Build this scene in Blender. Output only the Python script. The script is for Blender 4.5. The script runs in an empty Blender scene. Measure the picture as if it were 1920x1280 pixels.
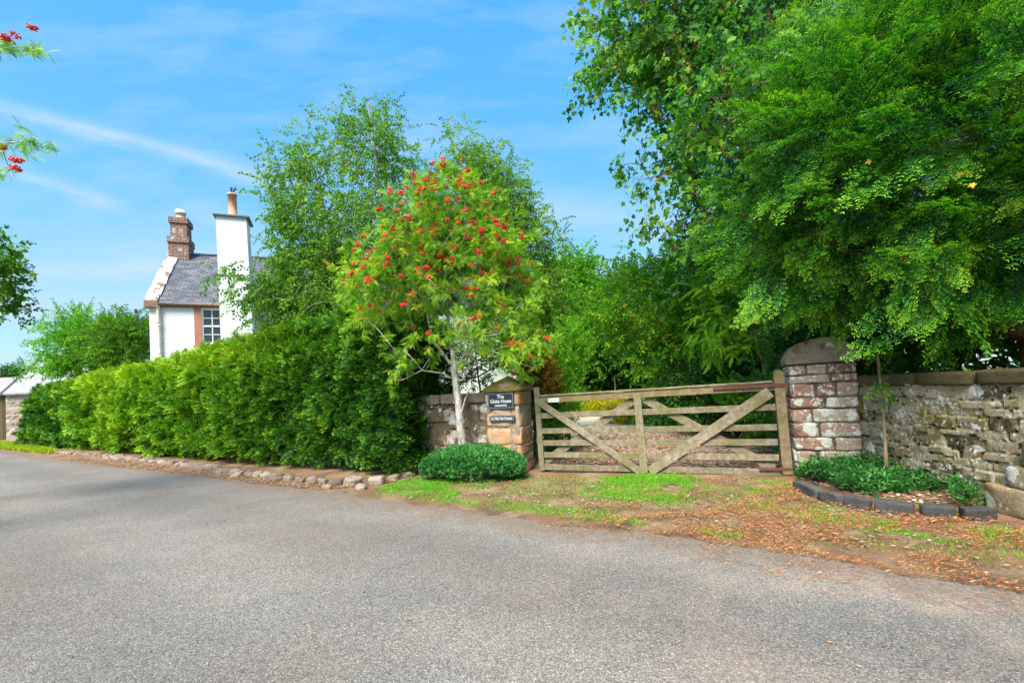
import bpy, math, random
import numpy as np
from mathutils import Vector, Matrix

# ------------------------------------------------------------------ camera, sky, sun, exposure
R = math.radians
scene = bpy.context.scene
col = scene.collection
cd = bpy.data.cameras.new('camera'); cam = bpy.data.objects.new('camera', cd); col.objects.link(cam)
cd.sensor_width = 36; cd.lens = 16.0; cd.shift_y = 0.035; cd.clip_start = 0.05; cd.clip_end = 5000
cam.matrix_world = Matrix.Translation((0, 0, 1.3)) @ Matrix.Rotation(R(91.7), 4, 'X') @ Matrix.Rotation(R(-3.0), 4, 'Z')
scene.camera = cam

SUN_EL, SUN_AZ = 50.0, 203.0      # azimuth measured clockwise from +Y; the sun is behind the camera to the left
W = bpy.data.worlds.new('World'); scene.world = W; W.use_nodes = True
wn = W.node_tree.nodes; wl = W.node_tree.links; wn.clear()
def N(nt, typ, **kw):
    n = nt.nodes.new(typ)
    for k, v in kw.items():
        if k in ('inputs',):
            for kk, vv in v.items(): n.inputs[kk].default_value = vv
        else: setattr(n, k, v)
    return n
nt = W.node_tree
def math_(nt, op, a, b=None, c=None, clamp=False):
    n = nt.nodes.new('ShaderNodeMath'); n.operation = op; n.use_clamp = clamp
    for i, v in enumerate((a, b, c)):
        if v is None: continue
        if isinstance(v, (int, float)): n.inputs[i].default_value = v
        else: nt.links.new(v, n.inputs[i])
    return n.outputs[0]
sky = N(nt, 'ShaderNodeTexSky', sky_type='NISHITA', sun_disc=False)
sky.sun_elevation = R(SUN_EL); sky.sun_rotation = R(SUN_AZ); sky.air_density = 1.0; sky.dust_density = 0.4; sky.ozone_density = 2.0; sky.altitude = 50
hs = N(nt, 'ShaderNodeHueSaturation'); hs.inputs['Hue'].default_value = 0.482; hs.inputs['Saturation'].default_value = 1.12; hs.inputs['Value'].default_value = 1.1
wl.new(sky.outputs[0], hs.inputs['Color'])
tc = N(nt, 'ShaderNodeTexCoord'); sp = N(nt, 'ShaderNodeSeparateXYZ'); wl.new(tc.outputs['Generated'], sp.inputs[0])
gr_ = N(nt, 'ShaderNodeValToRGB'); wl.new(sp.outputs[2], gr_.inputs[0])
while len(gr_.color_ramp.elements) < 4: gr_.color_ramp.elements.new(.5)
for e_, (p_, c_) in zip(gr_.color_ramp.elements, [(0, (.54, .78, .95)), (.16, (.36, .69, .98)), (.40, (.16, .56, 1.0)), (.75, (.06, .44, 1.0))]): e_.position = p_; e_.color = (*c_, 1)
sc_ = N(nt, 'ShaderNodeVectorMath', operation='SCALE'); wl.new(gr_.outputs[0], sc_.inputs[0]); sc_.inputs['Scale'].default_value = 2.48
mg_ = N(nt, 'ShaderNodeMix', data_type='RGBA'); mg_.inputs[0].default_value = .88; wl.new(hs.outputs[0], mg_.inputs[6]); wl.new(sc_.outputs[0], mg_.inputs[7])
yy = math_(nt, 'MAXIMUM', sp.outputs[1], 0.05)
U = math_(nt, 'DIVIDE', sp.outputs[0], yy); Vv = math_(nt, 'DIVIDE', sp.outputs[2], yy)
cmb = N(nt, 'ShaderNodeCombineXYZ'); wl.new(U, cmb.inputs[0]); wl.new(Vv, cmb.inputs[1])
def streak(u0, v0, u1, v1, wd, amp):
    L = math.hypot(u1-u0, v1-v0); dx, dy = (u1-u0)/L, (v1-v0)/L
    du = math_(nt, 'SUBTRACT', U, u0); dv = math_(nt, 'SUBTRACT', Vv, v0)
    s = math_(nt, 'ADD', math_(nt, 'MULTIPLY', du, dx), math_(nt, 'MULTIPLY', dv, dy))
    t = math_(nt, 'ADD', math_(nt, 'MULTIPLY', du, -dy), math_(nt, 'MULTIPLY', dv, dx))
    mp = N(nt, 'ShaderNodeCombineXYZ'); wl.new(math_(nt, 'MULTIPLY', s, 3.0), mp.inputs[0]); wl.new(math_(nt, 'MULTIPLY', t, 16.0), mp.inputs[1]); mp.inputs[2].default_value = u0*7
    nz = N(nt, 'ShaderNodeTexNoise'); nz.inputs['Scale'].default_value = 1.3; nz.inputs['Detail'].default_value = 5; nz.inputs['Roughness'].default_value = 0.6
    wl.new(mp.outputs[0], nz.inputs['Vector'])
    t2 = math_(nt, 'ADD', t, math_(nt, 'MULTIPLY', math_(nt, 'SUBTRACT', nz.outputs[0], 0.5), wd*2.2))
    a = math_(nt, 'DIVIDE', t2, wd)
    g = math_(nt, 'EXPONENT', math_(nt, 'MULTIPLY', math_(nt, 'MULTIPLY', a, a), -1.0))
    e = math_(nt, 'DIVIDE', math_(nt, 'SUBTRACT', s, L/2), L/2)
    e = math_(nt, 'EXPONENT', math_(nt, 'MULTIPLY', math_(nt, 'POWER', math_(nt, 'ABSOLUTE', e), 4.0), -1.0))
    n2 = math_(nt, 'MULTIPLY_ADD', nz.outputs[0], 1.6, -0.15, clamp=True)
    return math_(nt, 'MULTIPLY', math_(nt, 'MULTIPLY', math_(nt, 'MULTIPLY', g, e), n2), amp*1.05)
cl = None
for a in [(-1.20,.72,-.50,.50,.020,.80), (-.66,.52,-.42,.47,.02,.35), (-1.12,.55,-.84,.45,.018,.75), (-.72,.46,-.50,.36,.03,.35),
          (-1.25,.26,-.70,.22,.045,.75), (-1.2,.33,-.6,.30,.02,.5), (-.95,.10,-.7,.12,.03,.45), (.0,.42,.40,.36,.05,.45), (.1,.18,.4,.2,.06,.4), (-.9,.32,-.3,.30,.06,.3)]:
    s_ = streak(*a); cl = s_ if cl is None else math_(nt, 'ADD', cl, s_)
nz = N(nt, 'ShaderNodeTexNoise'); nz.inputs['Scale'].default_value = 2.2; nz.inputs['Detail'].default_value = 6; nz.inputs['Roughness'].default_value = .6
mpw = N(nt, 'ShaderNodeMapping'); mpw.inputs['Rotation'].default_value = (0,0,.3); mpw.inputs['Scale'].default_value = (1,3.2,1); wl.new(cmb.outputs[0], mpw.inputs[0]); wl.new(mpw.outputs[0], nz.inputs['Vector'])
veil = math_(nt, 'MULTIPLY', math_(nt, 'SUBTRACT', nz.outputs[0], 0.44, clamp=True), 1.5)
cl = math_(nt, 'ADD', cl, veil, clamp=True)
mx = N(nt, 'ShaderNodeMix', data_type='RGBA'); wl.new(cl, mx.inputs[0]); wl.new(mg_.outputs[2], mx.inputs[6]); mx.inputs[7].default_value = (1.62, 2.08, 2.38, 1)
bg = N(nt, 'ShaderNodeBackground'); bg.inputs['Strength'].default_value = 0.15; wl.new(mx.outputs[2], bg.inputs[0])
wo = N(nt, 'ShaderNodeOutputWorld'); wl.new(bg.outputs[0], wo.inputs[0])

sd = bpy.data.lights.new('sun', 'SUN'); sun = bpy.data.objects.new('sun', sd); col.objects.link(sun)
sd.energy = 3.4; sd.angle = R(28); sd.color = (1, .93, .81)
az, el = R(SUN_AZ), R(SUN_EL)
sdir = Vector((math.sin(az)*math.cos(el), math.cos(az)*math.cos(el), math.sin(el)))
sun.rotation_euler = sdir.to_track_quat('Z', 'Y').to_euler()
scene.view_settings.view_transform = 'Standard'; scene.view_settings.look = 'None'; scene.view_settings.gamma = 1
scene.view_settings.exposure = 1.42
scene.render.engine = 'CYCLES'
scene.cycles.max_bounces = 6; scene.cycles.diffuse_bounces = 4; scene.cycles.glossy_bounces = 2; scene.cycles.transmission_bounces = 4; scene.cycles.transparent_max_bounces = 4

# ------------------------------------------------------------------ helpers
rng = np.random.default_rng(11)
def tag(o, label=None, cat=None, group=None, kind=None):
    if label: o['label'] = label
    if cat: o['category'] = cat
    if group: o['group'] = group
    if kind: o['kind'] = kind
    return o
def empty(name, loc, rz=0):
    o = bpy.data.objects.new(name, None); col.objects.link(o); o.location = loc; o.rotation_euler = (0, 0, rz); o.empty_display_size = .2
    return o
def link(name, me, parent=None, loc=None):
    o = bpy.data.objects.new(name, me); col.objects.link(o)
    if parent: o.parent = parent
    if loc is not None: o.location = loc
    return o
def npmesh(name, V, polys, mat, parent=None, tint=None, smooth=False, extra=None, loc=None):
    """V (n,3); polys: list of (m,k) int arrays"""
    V = np.asarray(V, np.float32)
    polys = [np.asarray(p, np.int32) for p in polys if len(p)]
    me = bpy.data.meshes.new(name)
    me.vertices.add(len(V)); me.vertices.foreach_set('co', V.ravel())
    lv = np.concatenate([p.ravel() for p in polys]); cnt = np.concatenate([np.full(len(p), p.shape[1], np.int32) for p in polys])
    st = np.concatenate([[0], np.cumsum(cnt)[:-1]]).astype(np.int32)
    me.loops.add(len(lv)); me.loops.foreach_set('vertex_index', lv)
    me.polygons.add(len(cnt)); me.polygons.foreach_set('loop_start', st)
    try: me.polygons.foreach_set('loop_total', cnt)
    except Exception: pass
    me.update(calc_edges=True)
    me.polygons.foreach_set('use_smooth', np.full(len(cnt), bool(smooth)))
    if tint is not None:
        a = me.attributes.new('tint', 'FLOAT', 'POINT'); a.data.foreach_set('value', np.asarray(tint, np.float32))
    for k, v in (extra or {}).items():
        a = me.attributes.new(k, 'FLOAT', 'POINT'); a.data.foreach_set('value', np.asarray(v, np.float32))
    me.materials.append(mat)
    return link(name, me, parent, loc)
class MB:
    def __init__(s): s.V = []; s.P = {}; s.T = []; s.n = 0
    def add(s, V, polys, t=0.5):
        V = np.asarray(V, float).reshape(-1, 3)
        for p in polys:
            p = np.asarray(p, int)
            if len(p): s.P.setdefault(p.shape[1], []).append(p + s.n)
        s.V.append(V); s.T.append(np.full(len(V), t) if np.isscalar(t) else np.asarray(t)); s.n += len(V)
        return s
    def box(s, x0, x1, y0, y1, z0, z1, t=.5, M=None):
        V = np.array([[x, y, z] for x in (x0, x1) for y in (y0, y1) for z in (z0, z1)], float)
        if M is not None: V = V @ np.array(M)[:3, :3].T + np.array(M)[:3, 3]
        s.add(V, [np.array([[0,1,3,2],[4,6,7,5],[0,4,5,1],[2,3,7,6],[0,2,6,4],[1,5,7,3]])], t); return s
    def hull(s, bot, top, t=.5):
        n = len(bot); V = list(bot)+list(top)
        s.add(V, [[list(range(n))[::-1]], [list(range(n, 2*n))], [[i, (i+1) % n, n+(i+1) % n, n+i] for i in range(n)]], t); return s
    def tube(s, pts, rad, seg=10, t=.5, cap=True):
        pts = [np.array(p, float) for p in pts]; rad = [rad]*len(pts) if np.isscalar(rad) else rad
        V = []; up = np.array([0.13, .31, .94])
        for i, p in enumerate(pts):
            d = pts[min(i+1, len(pts)-1)] - pts[max(i-1, 0)]; d /= np.linalg.norm(d)+1e-9
            a = np.cross(d, up if abs(d@up) < .97 else np.array([1., 0, 0])); a /= np.linalg.norm(a); b = np.cross(d, a)
            for k in range(seg):
                th = 2*math.pi*k/seg; V.append(p+rad[i]*(math.cos(th)*a+math.sin(th)*b))
        F = [[i*seg+k, i*seg+(k+1) % seg, (i+1)*seg+(k+1) % seg, (i+1)*seg+k] for i in range(len(pts)-1) for k in range(seg)]
        ps = [F]
        if cap: ps += [[list(range(seg))], [list(range((len(pts)-1)*seg, len(pts)*seg))[::-1]]]
        s.add(V, ps, t); return s
    def build(s, name, mat, parent=None, smooth=False, bevel=0, loc=None):
        o = npmesh(name, np.concatenate(s.V), [np.concatenate(p) for p in s.P.values()], mat, parent, np.concatenate(s.T), smooth, loc=loc)
        if bevel:
            m = o.modifiers.new('bevel', 'BEVEL'); m.width = bevel; m.segments = 2; m.limit_method = 'ANGLE'
        return o
def hash3(i, j, k, seed):
    h = (i*374761393 + j*668265263 + k*2147483647 + seed*144269) & 0xffffffff
    h = ((h ^ (h >> 13))*1274126177) & 0xffffffff
    return ((h ^ (h >> 16)) & 0xffff)/65535.0
def vnoise(P, scale=1., seed=0, octs=3):
    P = np.asarray(P, float)*scale; out = np.zeros(len(P)); amp = 1.; tot = 0
    for o in range(octs):
        I = np.floor(P).astype(np.int64); f = P-I; f = f*f*(3-2*f); v = 0
        for a in (0, 1):
            for b in (0, 1):
                for c in (0, 1):
                    w = (f[:, 0] if a else 1-f[:, 0])*(f[:, 1] if b else 1-f[:, 1])*(f[:, 2] if c else 1-f[:, 2])
                    v = v + w*hash3(I[:, 0]+a, I[:, 1]+b, I[:, 2]+c, seed+o*17)
        out += amp*v; tot += amp; amp *= .5; P = P*2.03
    return out/tot*2-1
def inpoly(P, poly):
    x, y = P[:, 0], P[:, 1]; ins = np.zeros(len(P), bool); n = len(poly)
    for i in range(n):
        x0, y0 = poly[i]; x1, y1 = poly[(i+1) % n]
        c = ((y0 > y) != (y1 > y)) & (x < (x1-x0)*(y-y0)/((y1-y0) or 1e-9)+x0); ins ^= c
    return ins
def polysample(poly, n):
    poly = np.array(poly)[:, :2]; lo, hi = poly.min(0), poly.max(0); out = []
    tot = 0
    while tot < n:
        P = lo+rng.random((n*2, 2))*(hi-lo); P = P[inpoly(P, poly)]; out.append(P); tot += len(P)
    return np.concatenate(out)[:n]
# rounded stone template
def cube_tpl(n):
    idx = {}; V = []; F = []
    def vid(p):
        k = tuple(np.round(p, 5))
        if k not in idx: idx[k] = len(V); V.append(p)
        return idx[k]
    g = np.linspace(-1, 1, n+1)
    for ax in range(3):
        for sgn in (-1, 1):
            for i in range(n):
                for j in range(n):
                    q = []
                    for (a, b) in ((i, j), (i+1, j), (i+1, j+1), (i, j+1)):
                        p = [0, 0, 0]; p[ax] = sgn; p[(ax+1) % 3] = g[a]; p[(ax+2) % 3] = g[b]; q.append(vid(tuple(p)))
                    F.append(q if sgn > 0 else q[::-1])
    return np.array(V, float), np.array(F)
CT6 = cube_tpl(6); CT10 = cube_tpl(10)
def stone(mb, c, half, k=7., rough=.012, seed=0, t=.5, M=None, tpl=CT6, nscale=5.):
    V, F = tpl
    nk = (np.abs(V)**k).sum(1)**(1/k); P = V/nk[:, None]
    Q = P*np.array(half)
    nrm = np.stack([vnoise(Q+seed*3.7, nscale, 11+a, 3) for a in range(3)], 1)
    Q = Q+nrm*rough
    if M is not None: Q = Q @ np.array(M)[:3, :3].T
    mb.add(Q+np.array(c), [F], t)

# ------------------------------------------------------------------ materials
def mat(name):
    m = bpy.data.materials.new(name); m.use_nodes = True; m.node_tree.nodes.clear(); return m, m.node_tree
def noise(nt, vec, scale, detail=4, rough=.55, dist=0):
    n = N(nt, 'ShaderNodeTexNoise'); n.inputs['Scale'].default_value = scale; n.inputs['Detail'].default_value = detail
    n.inputs['Roughness'].default_value = rough; n.inputs['Distortion'].default_value = dist
    if vec is not None: nt.links.new(vec, n.inputs['Vector'])
    return n.outputs[0]
def ramp(nt, fac, stops, interp='LINEAR'):
    r = N(nt, 'ShaderNodeValToRGB'); cr = r.color_ramp; cr.interpolation = interp
    while len(cr.elements) < len(stops): cr.elements.new(.5)
    for e, (p, c) in zip(cr.elements, stops):
        e.position = p; e.color = (c, c, c, 1) if np.isscalar(c) else (*c, 1)
    nt.links.new(fac, r.inputs[0]); return r.outputs[0]
def mixc(nt, f, a, b, mode='MIX'):
    m = N(nt, 'ShaderNodeMix', data_type='RGBA', blend_type=mode); m.clamp_factor = True
    for i, v in ((0, f), (6, a), (7, b)):
        if isinstance(v, (int, float)): m.inputs[i].default_value = v
        elif isinstance(v, tuple): m.inputs[i].default_value = (*v, 1)
        else: nt.links.new(v, m.inputs[i])
    return m.outputs[2]
def coords(nt, kind='Object', scale=None, rot=None):
    t = N(nt, 'ShaderNodeTexCoord'); v = t.outputs[kind]
    if scale or rot:
        m = N(nt, 'ShaderNodeMapping')
        if scale: m.inputs['Scale'].default_value = scale
        if rot: m.inputs['Rotation'].default_value = rot
        nt.links.new(v, m.inputs[0]); v = m.outputs[0]
    return v
def wpos(nt):
    return N(nt, 'ShaderNodeNewGeometry').outputs['Position']
def attr(nt, name='tint'):
    return N(nt, 'ShaderNodeAttribute', attribute_name=name).outputs['Fac']
def finish(m, nt, color, rough=.8, bump=None, bdist=.01, bstr=1., spec=.3, transl=0., metal=0.):
    b = N(nt, 'ShaderNodeBsdfPrincipled'); b.inputs['Roughness'].default_value = rough if not hasattr(rough, 'links') else .8
    b.inputs['Specular IOR Level'].default_value = spec; b.inputs['Metallic'].default_value = metal
    if isinstance(color, tuple): b.inputs['Base Color'].default_value = (*color, 1)
    else: nt.links.new(color, b.inputs['Base Color'])
    if bump is not None:
        bp = N(nt, 'ShaderNodeBump'); bp.inputs['Distance'].default_value = bdist; bp.inputs['Strength'].default_value = bstr
        nt.links.new(bump, bp.inputs['Height']); nt.links.new(bp.outputs[0], b.inputs['Normal'])
    out = N(nt, 'ShaderNodeOutputMaterial'); sh = b.outputs[0]
    if transl:
        tr = N(nt, 'ShaderNodeBsdfTranslucent')
        if isinstance(color, tuple): tr.inputs[0].default_value = (*color, 1)
        else: nt.links.new(mixc(nt, .75, color, (1.05, 1.6, .45), 'MULTIPLY'), tr.inputs[0])
        ms = N(nt, 'ShaderNodeMixShader'); ms.inputs[0].default_value = transl
        nt.links.new(sh, ms.inputs[1]); nt.links.new(tr.outputs[0], ms.inputs[2]); sh = ms.outputs[0]
    nt.links.new(sh, out.inputs[0]); return m
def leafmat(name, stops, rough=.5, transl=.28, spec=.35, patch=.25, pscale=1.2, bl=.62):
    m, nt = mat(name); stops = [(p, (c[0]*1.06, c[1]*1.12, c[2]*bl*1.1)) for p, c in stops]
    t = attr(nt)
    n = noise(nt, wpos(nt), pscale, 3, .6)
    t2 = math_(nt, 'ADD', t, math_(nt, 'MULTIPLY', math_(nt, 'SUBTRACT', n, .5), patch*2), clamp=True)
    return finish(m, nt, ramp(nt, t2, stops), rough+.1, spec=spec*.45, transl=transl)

def m_simple(name, c1, c2, scale=8, rough=.7, bump=0, spec=.3, metal=0, detail=5, stretch=None):
    m, nt = mat(name); v = coords(nt, 'Object', stretch); n = noise(nt, v, scale, detail, .65)
    return finish(m, nt, ramp(nt, n, [(.3, c1), (.7, c2)]), rough, n if bump else None, bump or .01, 1, spec, metal=metal)

def m_asphalt():
    m, nt = mat('asphalt'); P = wpos(nt)
    vo = N(nt, 'ShaderNodeTexVoronoi'); vo.inputs['Scale'].default_value = 150; vo.inputs['Randomness'].default_value = 1; nt.links.new(P, vo.inputs['Vector'])
    sepc = N(nt, 'ShaderNodeSeparateColor'); nt.links.new(vo.outputs['Color'], sepc.inputs[0])
    stone_c = ramp(nt, sepc.outputs[0], [(0, (.13, .125, .118)), (.35, (.215, .204, .192)), (.7, (.295, .278, .258)), (.94, (.35, .315, .28)), (1, (.58, .50, .42))])
    gap = ramp(nt, vo.outputs['Distance'], [(.25, 1.), (.8, .6)])
    c = mixc(nt, 1., mixc(nt, 1., stone_c, (1.06, 1.05, 1.03), 'MULTIPLY'), gap, 'MULTIPLY')
    fine = noise(nt, P, 60, 6, .75)
    c = mixc(nt, .5, c, ramp(nt, fine, [(.34, .30), (.5, .80), (.66, 1.2)]), 'MULTIPLY')
    big = noise(nt, P, .55, 5, .6)
    warm = mixc(nt, ramp(nt, big, [(.42, 0.), (.62, .6)]), c, mixc(nt, 1., c, (1.16, 1.04, .95), 'MULTIPLY'))
    sx = N(nt, 'ShaderNodeSeparateXYZ'); nt.links.new(P, sx.inputs[0])
    # dusty pink grit gathers towards the junction side of the lane (east) and along the verge
    east = math_(nt, 'MULTIPLY_ADD', sx.outputs[0], .28, .12, clamp=True)
    grit = noise(nt, P, 1.6, 6, .7, .4)
    gm = math_(nt, 'MULTIPLY', ramp(nt, grit, [(.44, 0.), (.60, 1.)]), math_(nt, 'MULTIPLY_ADD', east, .62, .08))
    warm = mixc(nt, gm, warm, mixc(nt, .6, mixc(nt, 1., c, (1.75, 1.42, 1.22), 'MULTIPLY'), (.36, .27, .22)))
    patches = noise(nt, coords(nt, 'Object', (.6, .85, 1)), .9, 5, .65)
    warm = mixc(nt, 1., warm, ramp(nt, patches, [(.35, .86), (.65, 1.10)]), 'MULTIPLY')
    # faintly paler wheel tracks along the lane
    dp = N(nt, 'ShaderNodeVectorMath', operation='DOT_PRODUCT'); nt.links.new(P, dp.inputs[0]); dp.inputs[1].default_value = (.55, .835, 0)
    tw = math_(nt, 'ADD', math_(nt, 'MULTIPLY', dp.outputs['Value'], 3.6), math_(nt, 'MULTIPLY', noise(nt, P, .7, 4, .6), 3.))
    trk = math_(nt, 'MULTIPLY_ADD', math_(nt, 'SINE', tw), .5, .5)
    warm = mixc(nt, 1., warm, ramp(nt, trk, [(.15, .93), (.85, 1.07)]), 'MULTIPLY')
    st = noise(nt, P, 1.9, 5, .6)
    warm = mixc(nt, ramp(nt, st, [(.66, 0.), (.74, .35)]), warm, mixc(nt, 1., warm, (.55, .55, .56), 'MULTIPLY'))
    e = attr(nt, 'edge')
    en = noise(nt, P, 5, 7, .75)
    ef = math_(nt, 'SUBTRACT', math_(nt, 'ADD', math_(nt, 'MULTIPLY', en, 1.5), .02), math_(nt, 'MULTIPLY', e, .95))
    ef = ramp(nt, ef, [(.28, 0.), (.62, .85)])
    dirt = ramp(nt, noise(nt, P, 60, 5, .8), [(.3, (.07, .052, .042)), (.52, (.21, .155, .12)), (.72, (.42, .33, .26))])
    c = mixc(nt, ef, warm, dirt)
    bh = math_(nt, 'ADD', math_(nt, 'MULTIPLY', vo.outputs['Distance'], -.6), fine)
    return finish(m, nt, c, .88, bh, .005, .8, .2)
def m_soil():
    m, nt = mat('verge_soil'); P = wpos(nt)
    a = noise(nt, P, 55, 7, .8); b = noise(nt, P, 2.2, 5, .65); g = noise(nt, P, 1.3, 5, .6, .3)
    c = ramp(nt, a, [(.28, (.035, .022, .016)), (.47, (.14, .085, .052)), (.62, (.30, .19, .12)), (.76, (.50, .36, .24))])
    c = mixc(nt, ramp(nt, b, [(.46, 0.), (.6, .75)]), c, mixc(nt, 1., ramp(nt, a, [(.3, (.22, .17, .10)), (.7, (.62, .46, .28))]), (1, 1, 1), 'MULTIPLY'))
    grass = ramp(nt, noise(nt, P, 90, 3, .7), [(.3, (.03, .07, .01)), (.7, (.16, .26, .03))])
    c = mixc(nt, ramp(nt, g, [(.55, 0.), (.68, .35)]), c, grass)
    c = mixc(nt, ramp(nt, noise(nt, P, 1.7, 5, .65), [(.42, 0.), (.6, .7)]), c, ramp(nt, a, [(.3, (.13, .065, .04)), (.7, (.46, .25, .14))]))
    return finish(m, nt, c, .95, a, .02, 1, .15)
def m_drive():
    m, nt = mat('driveway_litter'); P = wpos(nt)
    vo = N(nt, 'ShaderNodeTexVoronoi'); vo.inputs['Scale'].default_value = 26; nt.links.new(P, vo.inputs['Vector'])
    sepc = N(nt, 'ShaderNodeSeparateColor'); nt.links.new(vo.outputs['Color'], sepc.inputs[0])
    c = ramp(nt, sepc.outputs[0], [(0, (.09, .055, .04)), (.4, (.28, .17, .125)), (.75, (.42, .29, .22)), (1, (.62, .50, .41))])
    sx = N(nt, 'ShaderNodeSeparateXYZ'); nt.links.new(P, sx.inputs[0])
    far = math_(nt, 'MULTIPLY_ADD', sx.outputs[1], .30, -3.2, clamp=True)
    wob = noise(nt, P, 1.0, 4, .6)
    gr = ramp(nt, noise(nt, P, 30, 5, .8), [(.3, (.50, .41, .31)), (.7, (.82, .70, .56))])
    f = math_(nt, 'MULTIPLY', far, ramp(nt, wob, [(.3, .8), (.6, 1.)]))
    return finish(m, nt, mixc(nt, f, c, gr), .95, sepc.outputs[0], .015, 1, .15)
def m_field():
    m, nt = mat('field_grass'); P = wpos(nt)
    a = noise(nt, P, 6, 6, .7)
    return finish(m, nt, ramp(nt, a, [(.3, (.04, .07, .012)), (.7, (.15, .22, .04))]), .95, a, .05, 1, .1)
def m_masonry(name, stops, lichen=.5, moss=.3, mosscol=((.05, .035, .012), (.13, .10, .02)), lscale=5., dark=.0, lichcol=((.42, .42, .38), (.66, .66, .60))):
    m, nt = mat(name); P = wpos(nt); t = attr(nt)
    n1 = noise(nt, P, 9, 7, .7); n2 = noise(nt, P, 60, 6, .75)
    t2 = math_(nt, 'ADD', math_(nt, 'MULTIPLY_ADD', t, .7, .15), math_(nt, 'MULTIPLY', math_(nt, 'SUBTRACT', n1, .5), 1.3), clamp=True)
    c = ramp(nt, t2, stops)
    c = mixc(nt, .8, c, ramp(nt, n2, [(.3, .45), (.5, .95), (.75, 1.45)]), 'MULTIPLY')
    crv = noise(nt, P, 22, 5, .8)
    c = mixc(nt, ramp(nt, crv, [(.30, .8), (.42, 0.)]), c, (.05, .035, .028))
    # moss
    mo = noise(nt, P, 2.6, 6, .68, .3)
    mc = ramp(nt, noise(nt, P, 70, 3, .7), [(.3, mosscol[0]), (.7, mosscol[1])])
    c = mixc(nt, ramp(nt, mo, [(.72-moss*.5, 0.), (.80-moss*.5, .85)]), c, mc)
    # lichen crusts: warped cells of different size
    wv = N(nt, 'ShaderNodeVectorMath', operation='MULTIPLY_ADD')
    nc = N(nt, 'ShaderNodeTexNoise'); nc.inputs['Scale'].default_value = 16; nc.inputs['Detail'].default_value = 5; nt.links.new(P, nc.inputs['Vector'])
    nt.links.new(nc.outputs['Color'], wv.inputs[0]); wv.inputs[1].default_value = (.16, .16, .16); nt.links.new(P, wv.inputs[2])
    vo = N(nt, 'ShaderNodeTexVoronoi'); vo.inputs['Scale'].default_value = lscale; nt.links.new(wv.outputs[0], vo.inputs['Vector'])
    vs = N(nt, 'ShaderNodeSeparateColor'); nt.links.new(vo.outputs['Color'], vs.inputs[0])
    d = math_(nt, 'ADD', vo.outputs['Distance'], math_(nt, 'MULTIPLY', vs.outputs[0], .62))
    lf = ramp(nt, d, [(lichen*.62, 1.), (lichen*.62+.035, 0.)])
    lf = math_(nt, 'MULTIPLY', lf, ramp(nt, noise(nt, P, 34, 5, .7), [(.34, .25), (.46, 1.)]))
    vo2 = N(nt, 'ShaderNodeTexVoronoi'); vo2.inputs['Scale'].default_value = lscale*4.2; nt.links.new(wv.outputs[0], vo2.inputs['Vector'])
    vs2 = N(nt, 'ShaderNodeSeparateColor'); nt.links.new(vo2.outputs['Color'], vs2.inputs[0])
    d2 = math_(nt, 'ADD', vo2.outputs['Distance'], math_(nt, 'MULTIPLY', vs2.outputs[1], .9))
    lf2 = ramp(nt, d2, [(lichen*.50, .9), (lichen*.50+.05, 0.)])
    lf = math_(nt, 'MAXIMUM', lf, lf2)
    lc = ramp(nt, n2, [(.3, lichcol[0]), (.6, lichcol[1])])
    c = mixc(nt, lf, c, lc)
    bh = math_(nt, 'ADD', math_(nt, 'MULTIPLY', n1, .6), math_(nt, 'ADD', math_(nt, 'MULTIPLY', n2, .4), math_(nt, 'MULTIPLY', lf, .12)))
    return finish(m, nt, c, .93, bh, .025, .9, .15)
def m_wood(name, c1, c2, c3, alg=.35):
    m, nt = mat(name); v = coords(nt, 'Object')
    t = attr(nt)
    n = noise(nt, v, 14, 7, .75); s = noise(nt, v, 90, 4, .8); b = noise(nt, v, 2.3, 4, .6)
    c = ramp(nt, n, [(.28, c1), (.5, c2), (.72, c3)])
    c = mixc(nt, .7, c, ramp(nt, s, [(.3, .5), (.5, 1.), (.7, 1.5)]), 'MULTIPLY')
    c = mixc(nt, ramp(nt, b, [(.5-alg*.3, .0), (.72-alg*.3, .6)]), c, (.14, .135, .035))
    c = mixc(nt, 1., c, ramp(nt, t, [(0, .55), (1, 1.3)]), 'MULTIPLY')
    return finish(m, nt, c, .9, math_(nt, 'ADD', n, s), .006, .8, .15)
def m_bark(name, c1, c2, c3, scale=14, band=False):
    m, nt = mat(name); v = coords(nt, 'Object', (1, 1, .35) if not band else (1, 1, 3.5))
    n = noise(nt, v, scale, 6, .7); n2 = noise(nt, wpos(nt), 45, 4, .7)
    c = ramp(nt, n, [(.36, c1), (.5, c2), (.66, c3)]); c = mixc(nt, .6, c, ramp(nt, n2, [(.3, .55), (.7, 1.3)]), 'MULTIPLY')
    return finish(m, nt, c, .9, n, .01, 1, .15)
def m_harl():
    m, nt = mat('white_harling'); P = coords(nt, 'Object'); a = noise(nt, P, 22, 5, .7); b = noise(nt, P, 1.1, 6, .7)
    c = ramp(nt, a, [(.3, (.62, .62, .64)), (.55, (.82, .82, .83))]); c = mixc(nt, ramp(nt, b, [(.60, 0.), (.78, .45)]), c, (.45, .42, .38))
    return finish(m, nt, c, .9, a, .04, 1, .2)
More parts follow.
